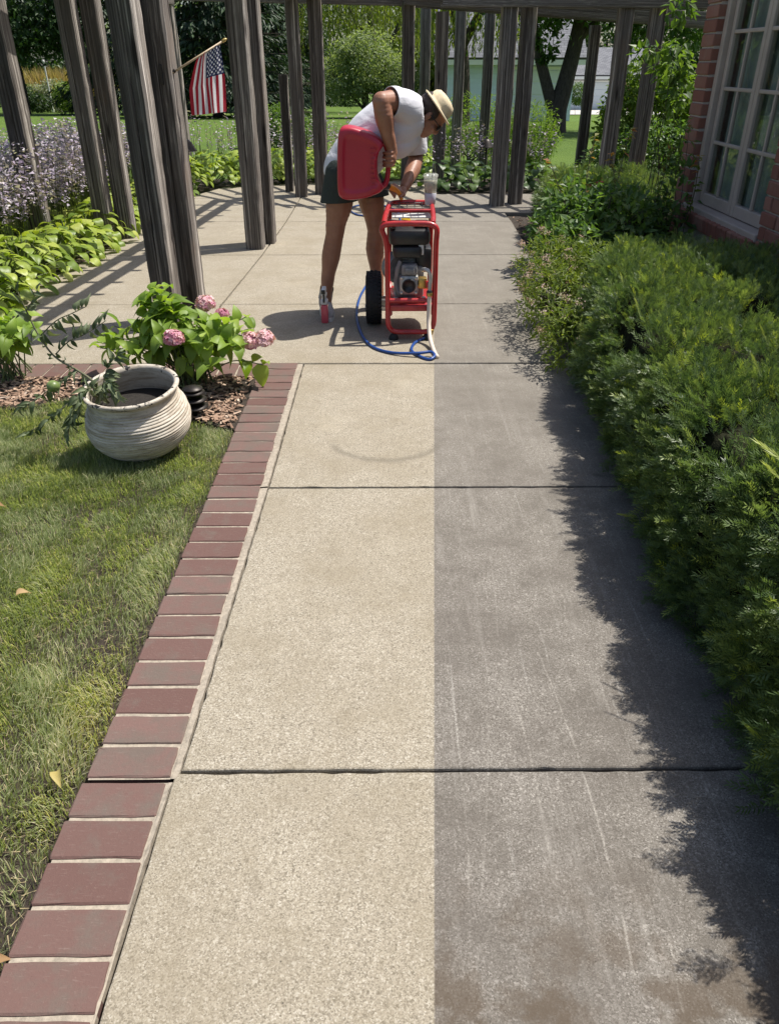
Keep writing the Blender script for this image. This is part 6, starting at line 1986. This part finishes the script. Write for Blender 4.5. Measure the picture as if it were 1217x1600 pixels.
# head: U = crown direction, Fd = face direction
U = Vector((.80, 0, .60)); Fd = Vector((.60, 0, -.80)); S = Vector((0, 1, 0))
HC = Vector((.276, 5.08, 1.160))
HR = Matrix((Fd, S, U)).transposed()
def hp_(f, s, u): return HC + Fd * f + S * s + U * u
ball(bd, hp_(-.008, 0, .035), (.094, .074, .083), HR)
ball(bd, hp_(.018, 0, -.03), (.070, .062, .078), HR)
ball(bd, hp_(.045, 0, -.075), (.040, .040, .034), HR)          # chin and jaw
ball(bd, hp_(.070, 0, .028), (.022, .052, .014), HR)            # brow
ball(bd, hp_(.092, 0, -.018), (.016, .013, .022), HR)           # nose
ball(bd, hp_(.085, 0, .008), (.012, .010, .020), HR)
ball(bd, hp_(.076, 0, -.052), (.013, .024, .007), HR)           # lips
ball(bd, hp_(.074, 0, -.064), (.013, .020, .006), HR)
for s in (-1, 1):
    ball(bd, hp_(.060, s * .040, -.022), (.020, .020, .018), HR)   # cheeks
    ball(bd, hp_(-.008, s * .076, -.008), (.017, .010, .030), HR)  # ears
    ball(bd, hp_(-.004, s * .080, -.030), (.009, .007, .011), HR)
# near arm (elbow lifted toward the camera), hand closed on the can handle
chain(bd, [(.15, 4.93, 1.205, .066), (.07, 4.84, 1.245, .059), (-.005, 4.76, 1.245, .051)])
chain(bd, [(-.005, 4.76, 1.245, .050), (.008, 4.765, 1.18, .054), (.030, 4.785, 1.08, .040), (.052, 4.80, 1.015, .031), (.056, 4.805, .985, .030)])
ball(bd, (.058, 4.800, .962), (.022, .030, .042))
for i, z in enumerate((.994, .971, .948, .926)):
    L_ = (1.0, 1.08, 1.02, .85)[i]
    chain(bd, [(.062, 4.785, z, .0095), (.050, 4.800 - .030 * L_, z - .004, .0088), (.022, 4.808 - .018, z - .008, .0083), (.005, 4.824, z - .009, .0078), (.010, 4.842, z - .010, .0072)], 1, .5)
chain(bd, [(.066, 4.815, .985, .0125), (.060, 4.848, .982, .011), (.036, 4.862, .975, .010), (.012, 4.858, .970, .009)], 1, .5)
# far arm, hand round the orange spout
chain(bd, [(.15, 5.25, 1.13, .064), (.19, 5.29, 1.02, .056), (.21, 5.29, .91, .047)])
chain(bd, [(.21, 5.29, .91, .047), (.19, 5.22, .86, .049), (.15, 5.10, .795, .036), (.132, 5.05, .770, .030)])
ball(bd, (.122, 5.012, .758), (.026, .036, .024))
for i, (dx, dz) in enumerate(((-.018, .016), (-.006, .004), (.006, -.008), (.016, -.020))):
    chain(bd, [(.112 + dx, 4.995, .764 + dz, .0105), (.085 + dx, 4.962, .782 + dz, .0098), (.062 + dx * .8, 4.935, .772 + dz, .009), (.058 + dx * .8, 4.925, .752 + dz, .008)], 1, .5)
chain(bd, [(.132, 4.992, .752, .0125), (.128, 4.958, .742, .011), (.105, 4.935, .735, .0095)], 1, .5)
# legs
chain(bd, [(-.235, 5.00, .84, .105), (-.262, 5.00, .70, .084), (-.292, 5.00, .56, .063), (-.298, 5.00, .51, .058)], 1, .45)
chain(bd, [(-.298, 5.00, .51, .057), (-.325, 5.015, .39, .060), (-.352, 5.025, .25, .045), (-.370, 5.03, .12, .036), (-.374, 5.03, .06, .038)], 1, .45)
chain(bd, [(-.14, 5.16, .84, .105), (-.075, 5.15, .70, .084), (-.048, 5.14, .56, .063), (-.042, 5.14, .51, .058)], 1, .45)
chain(bd, [(-.042, 5.14, .51, .057), (-.052, 5.15, .39, .060), (-.040, 5.15, .25, .045), (-.030, 5.15, .12, .036), (-.028, 5.15, .06, .038)], 1, .45)
fuse(bd, 'body', M_skin, person, .0048, 2)

# shirt
sh = MB()
def ring_ell(mb, c, ax, rs, ry):
    pass
TA = Vector((.66, 0, .75))
for t in np.linspace(0, 1, 22):
    x = float(np.interp(t, [0, .25, .5, .75, 1], [-.205, -.135, -.055, .050, .140])); z = float(np.interp(t, [0, .25, .5, .75, 1], [.865, .955, 1.045, 1.115, 1.160]))
    r = float(np.interp(t, [0, .2, .5, .78, 1], [.150, .155, .152, .158, .128])); w_ = float(np.interp(t, [0, .4, .8, 1], [.178, .180, .205, .19]))
    ball(sh, (x, 5.08, z), (r, w_, r), None, 12)
ball(sh, (-.02, 5.08, .985), (.13, .16, .10))
# loose cloth hanging at the belly and chest
ball(sh, (.09, 5.08, 1.03), (.10, .15, .10)); ball(sh, (.14, 5.10, 1.06), (.085, .14, .10))
chain(sh, [(.10, 5.0, 1.17, .105), (.14, 4.955, 1.20, .094), (.07, 4.85, 1.240, .077), (.02, 4.79, 1.244, .073)], 1, .3)
chain(sh, [(.10, 5.18, 1.13, .105), (.155, 5.245, 1.12, .088), (.195, 5.285, 1.02, .078), (.205, 5.29, .965, .074)], 1, .3)
chain(sh, [(.14, 5.08, 1.17, .10), (.185, 5.08, 1.19, .079)], 1.0, .3)
so_ = fuse(sh, 'shirt', M_shirt, person, .009, 5)
# open the neck, sleeves and hem with clean edges
def cut_local(o, co, no, radius):
    """remove faces beyond a plane near a point"""
    bm = bmesh.new(); bm.from_mesh(o.data)
    co = Vector(co) - PB; no = Vector(no).normalized()
    fs_ = [f for f in bm.faces if (f.calc_center_median() - co).length < radius]
    g_ = list({v for f in fs_ for v in f.verts}) + list({e for f in fs_ for e in f.edges}) + fs_
    bmesh.ops.bisect_plane(bm, geom=g_, plane_co=co, plane_no=no, clear_outer=True)
    bm.to_mesh(o.data); bm.free()
cut_local(so_, (.048, 4.820, 1.244), (-.80, -.60, .0), .105)
cut_local(so_, (.208, 5.292, .935), (.1, .0, -1), .12)
cut_local(so_, (.222, 5.08, 1.193), (.95, 0, -.1), .12)
cut_local(so_, (-.262, 5.08, .800), (-.45, 0, -.9), .45)
md = so_.modifiers.new('thick', 'SOLIDIFY'); md.thickness = .004; md.offset = 1
cl = MB(); 
pts = []
for k in range(20):
    a = 2 * math.pi * k / 20
    pts.append(Vector((.205 - .012 * math.cos(a), 5.08 + .074 * math.sin(a), 1.192 + .074 * math.cos(a))) - PB)
cl.tube(pts, .009, 8, closed=True)
cl.build('collar', M_shirt, person, smooth=True)
# shorts
st = MB()
ball(st, (-.195, 5.08, .865), (.150, .185, .135))
chain(st, [(-.225, 5.00, .84, .122), (-.262, 5.0, .72, .112), (-.275, 5.0, .66, .112)], 1, .3)
chain(st, [(-.150, 5.16, .84, .122), (-.075, 5.155, .72, .112), (-.060, 5.15, .66, .112)], 1, .3)
sho = fuse(st, 'shorts', M_short, person, .010, 4)
bm = bmesh.new(); bm.from_mesh(sho.data)
bmesh.ops.bisect_plane(bm, geom=bm.verts[:] + bm.edges[:] + bm.faces[:], plane_co=Vector((-.2, 5.08, .705)) - PB, plane_no=Vector((.05, 0, -1)), clear_outer=True)
bm.to_mesh(sho.data); bm.free()
md = sho.modifiers.new('thick', 'SOLIDIFY'); md.thickness = .005; md.offset = 0
# hair, hat, glasses, eyes
hr = MB()
ball(hr, hp_(-.022, 0, .032), (.090, .081, .086), HR)
ball(hr, hp_(-.040, 0, -.010), (.062, .072, .062), HR)
for s in (-1, 1):
    ball(hr, hp_(.004, s * .066, .020), (.026, .014, .040), HR)
for _ in range(46):
    a = rng.uniform(-1, 1); b_ = rng.uniform(-1, 1)
    ball(hr, hp_(-.075 + .03 * abs(a), a * .072, .02 + b_ * .055), (.014, .013, .018), HR, 6)
fuse(hr, 'hair', M_hair, person, .006, 1, cuts=[(hp_(.055, 0, 0), tuple(Fd))])
hat = MB()
prof = [(.112, -.004), (.116, .0), (.112, .004), (.088, .010), (.084, .022), (.080, .050), (.062, .070), (.030, .078), (0, .080)]
Mh = Matrix((Fd, S, U)).transposed()
hat.lathe([(.078, .0)] + prof, 36, c=hp_(-.005, 0, .062) - PB, M=Mh)
hat.build('hat', M_hat, person, smooth=True)
gm = MB()
for s in (-1, 1):
    gm.tube([hp_(-.004, s * .082, .008) - PB, hp_(.050, s * .078, .012) - PB, hp_(.082, s * .058, .010) - PB], .0032, 6)
    ball(gm, hp_(.086, s * .032, .004), (.006, .026, .019), HR, 8)
gm.tube([hp_(.090, -.012, .010) - PB, hp_(.090, .012, .010) - PB], .003, 6)
gm.build('sunglasses', M_blk, person, smooth=True)
# shoes
for i, (x, y, rz) in enumerate(((-.374, 5.035, R_(-80)), (-.010, 5.15, R_(-8)))):
    s_ = MB()
    Mz = Matrix.Rotation(rz, 3, 'Z')
    def sp3(a, b, c): return Vector((x, y, 0)) + Mz @ Vector((a, b, c))
    for (a, r, zc) in ((-.06, .040, .052), (-.02, .043, .055), (.03, .043, .050), (.08, .044, .044), (.12, .042, .040), (.155, .034, .034)):
        ball(s_, sp3(a, 0, zc), (r * 1.05, r, min(r, zc - .004)), Mz, 8)
    chain(s_, [tuple(sp3(-.035, 0, .06)) + (.045,), tuple(sp3(-.035, 0, .105)) + (.042,)])
    fuse(s_, 'shoe', M_shoe, person, .008, 2, cuts=[(tuple(sp3(0, 0, .118)), (0, 0, 1))])
    MB().tube([Vector((x, y, .09)) + Mz @ Vector((-.035, 0, 0)) - PB, Vector((x + (.008 if i == 0 else -.018), y, .13)) + Mz @ Vector((-.03, 0, 0)) - PB, Vector((x + (.012 if i == 0 else -.018), y - .005, .165)) + Mz @ Vector((-.012, 0, 0)) - PB], [.046, .044, .045], 18, cap=False).build('sock', M_shoe, person, smooth=True)
    so2 = MB(); n_ = 22; pl_ = []
    for k in range(n_):
        a = 2 * math.pi * k / n_
        px = .045 + .158 * math.cos(a); wy = .046 * math.sin(a) * (1.0 - .12 * math.cos(a + .6))
        pl_.append((px, wy))
    Ms = Matrix.Translation(Vector((x, y, 0)) - PB) @ Mz.to_4x4()
    so2.prism(pl_, .001, .026, Ms)
    so2.build('sole', M_sole, person)

# ================================================================== small things on lawn and path
M_dry = leafmat('dry_leaf', [(0, (.26, .15, .07)), (1, (.42, .29, .15))], src='obj', trans=.2, rough=.8)
M_yl = leafmat('yellow_leaf', [(0, (.42, .34, .12)), (1, (.46, .40, .18))], src='obj', trans=.25, rough=.6)
DL, DF = leaf_grid(5, w_ovate, .35, .9, .04)
dl = mesh_of(DL, DF, 'fallen_leaf', M_dry); yl = mesh_of(DL, DF, 'fallen_leaf', M_yl)
for (x, y, a, s, me, lab) in [(-1.455, 2.49, .1, .045, dl, 'curled dry brown leaf on the lawn left of the pot shadow'), (-1.14, 1.93, .6, .045, dl, 'dry tan leaf lying on the lawn at the left edge'), (-.765, 1.245, -1.1, .045, yl, 'yellow fallen leaf in the worn grass beside the bricks'), (-.735, .80, .3, .045, dl, 'orange-brown leaf at the lower left edge beside the bricks')]:
    o = link('fallen_leaf', me); o.location = (x, y, .006); o.rotation_euler = (.15, -.1, a); o.scale = (s, s, s)
    tag(o, lab, 'leaf', 'fallen leaves on the lawn')
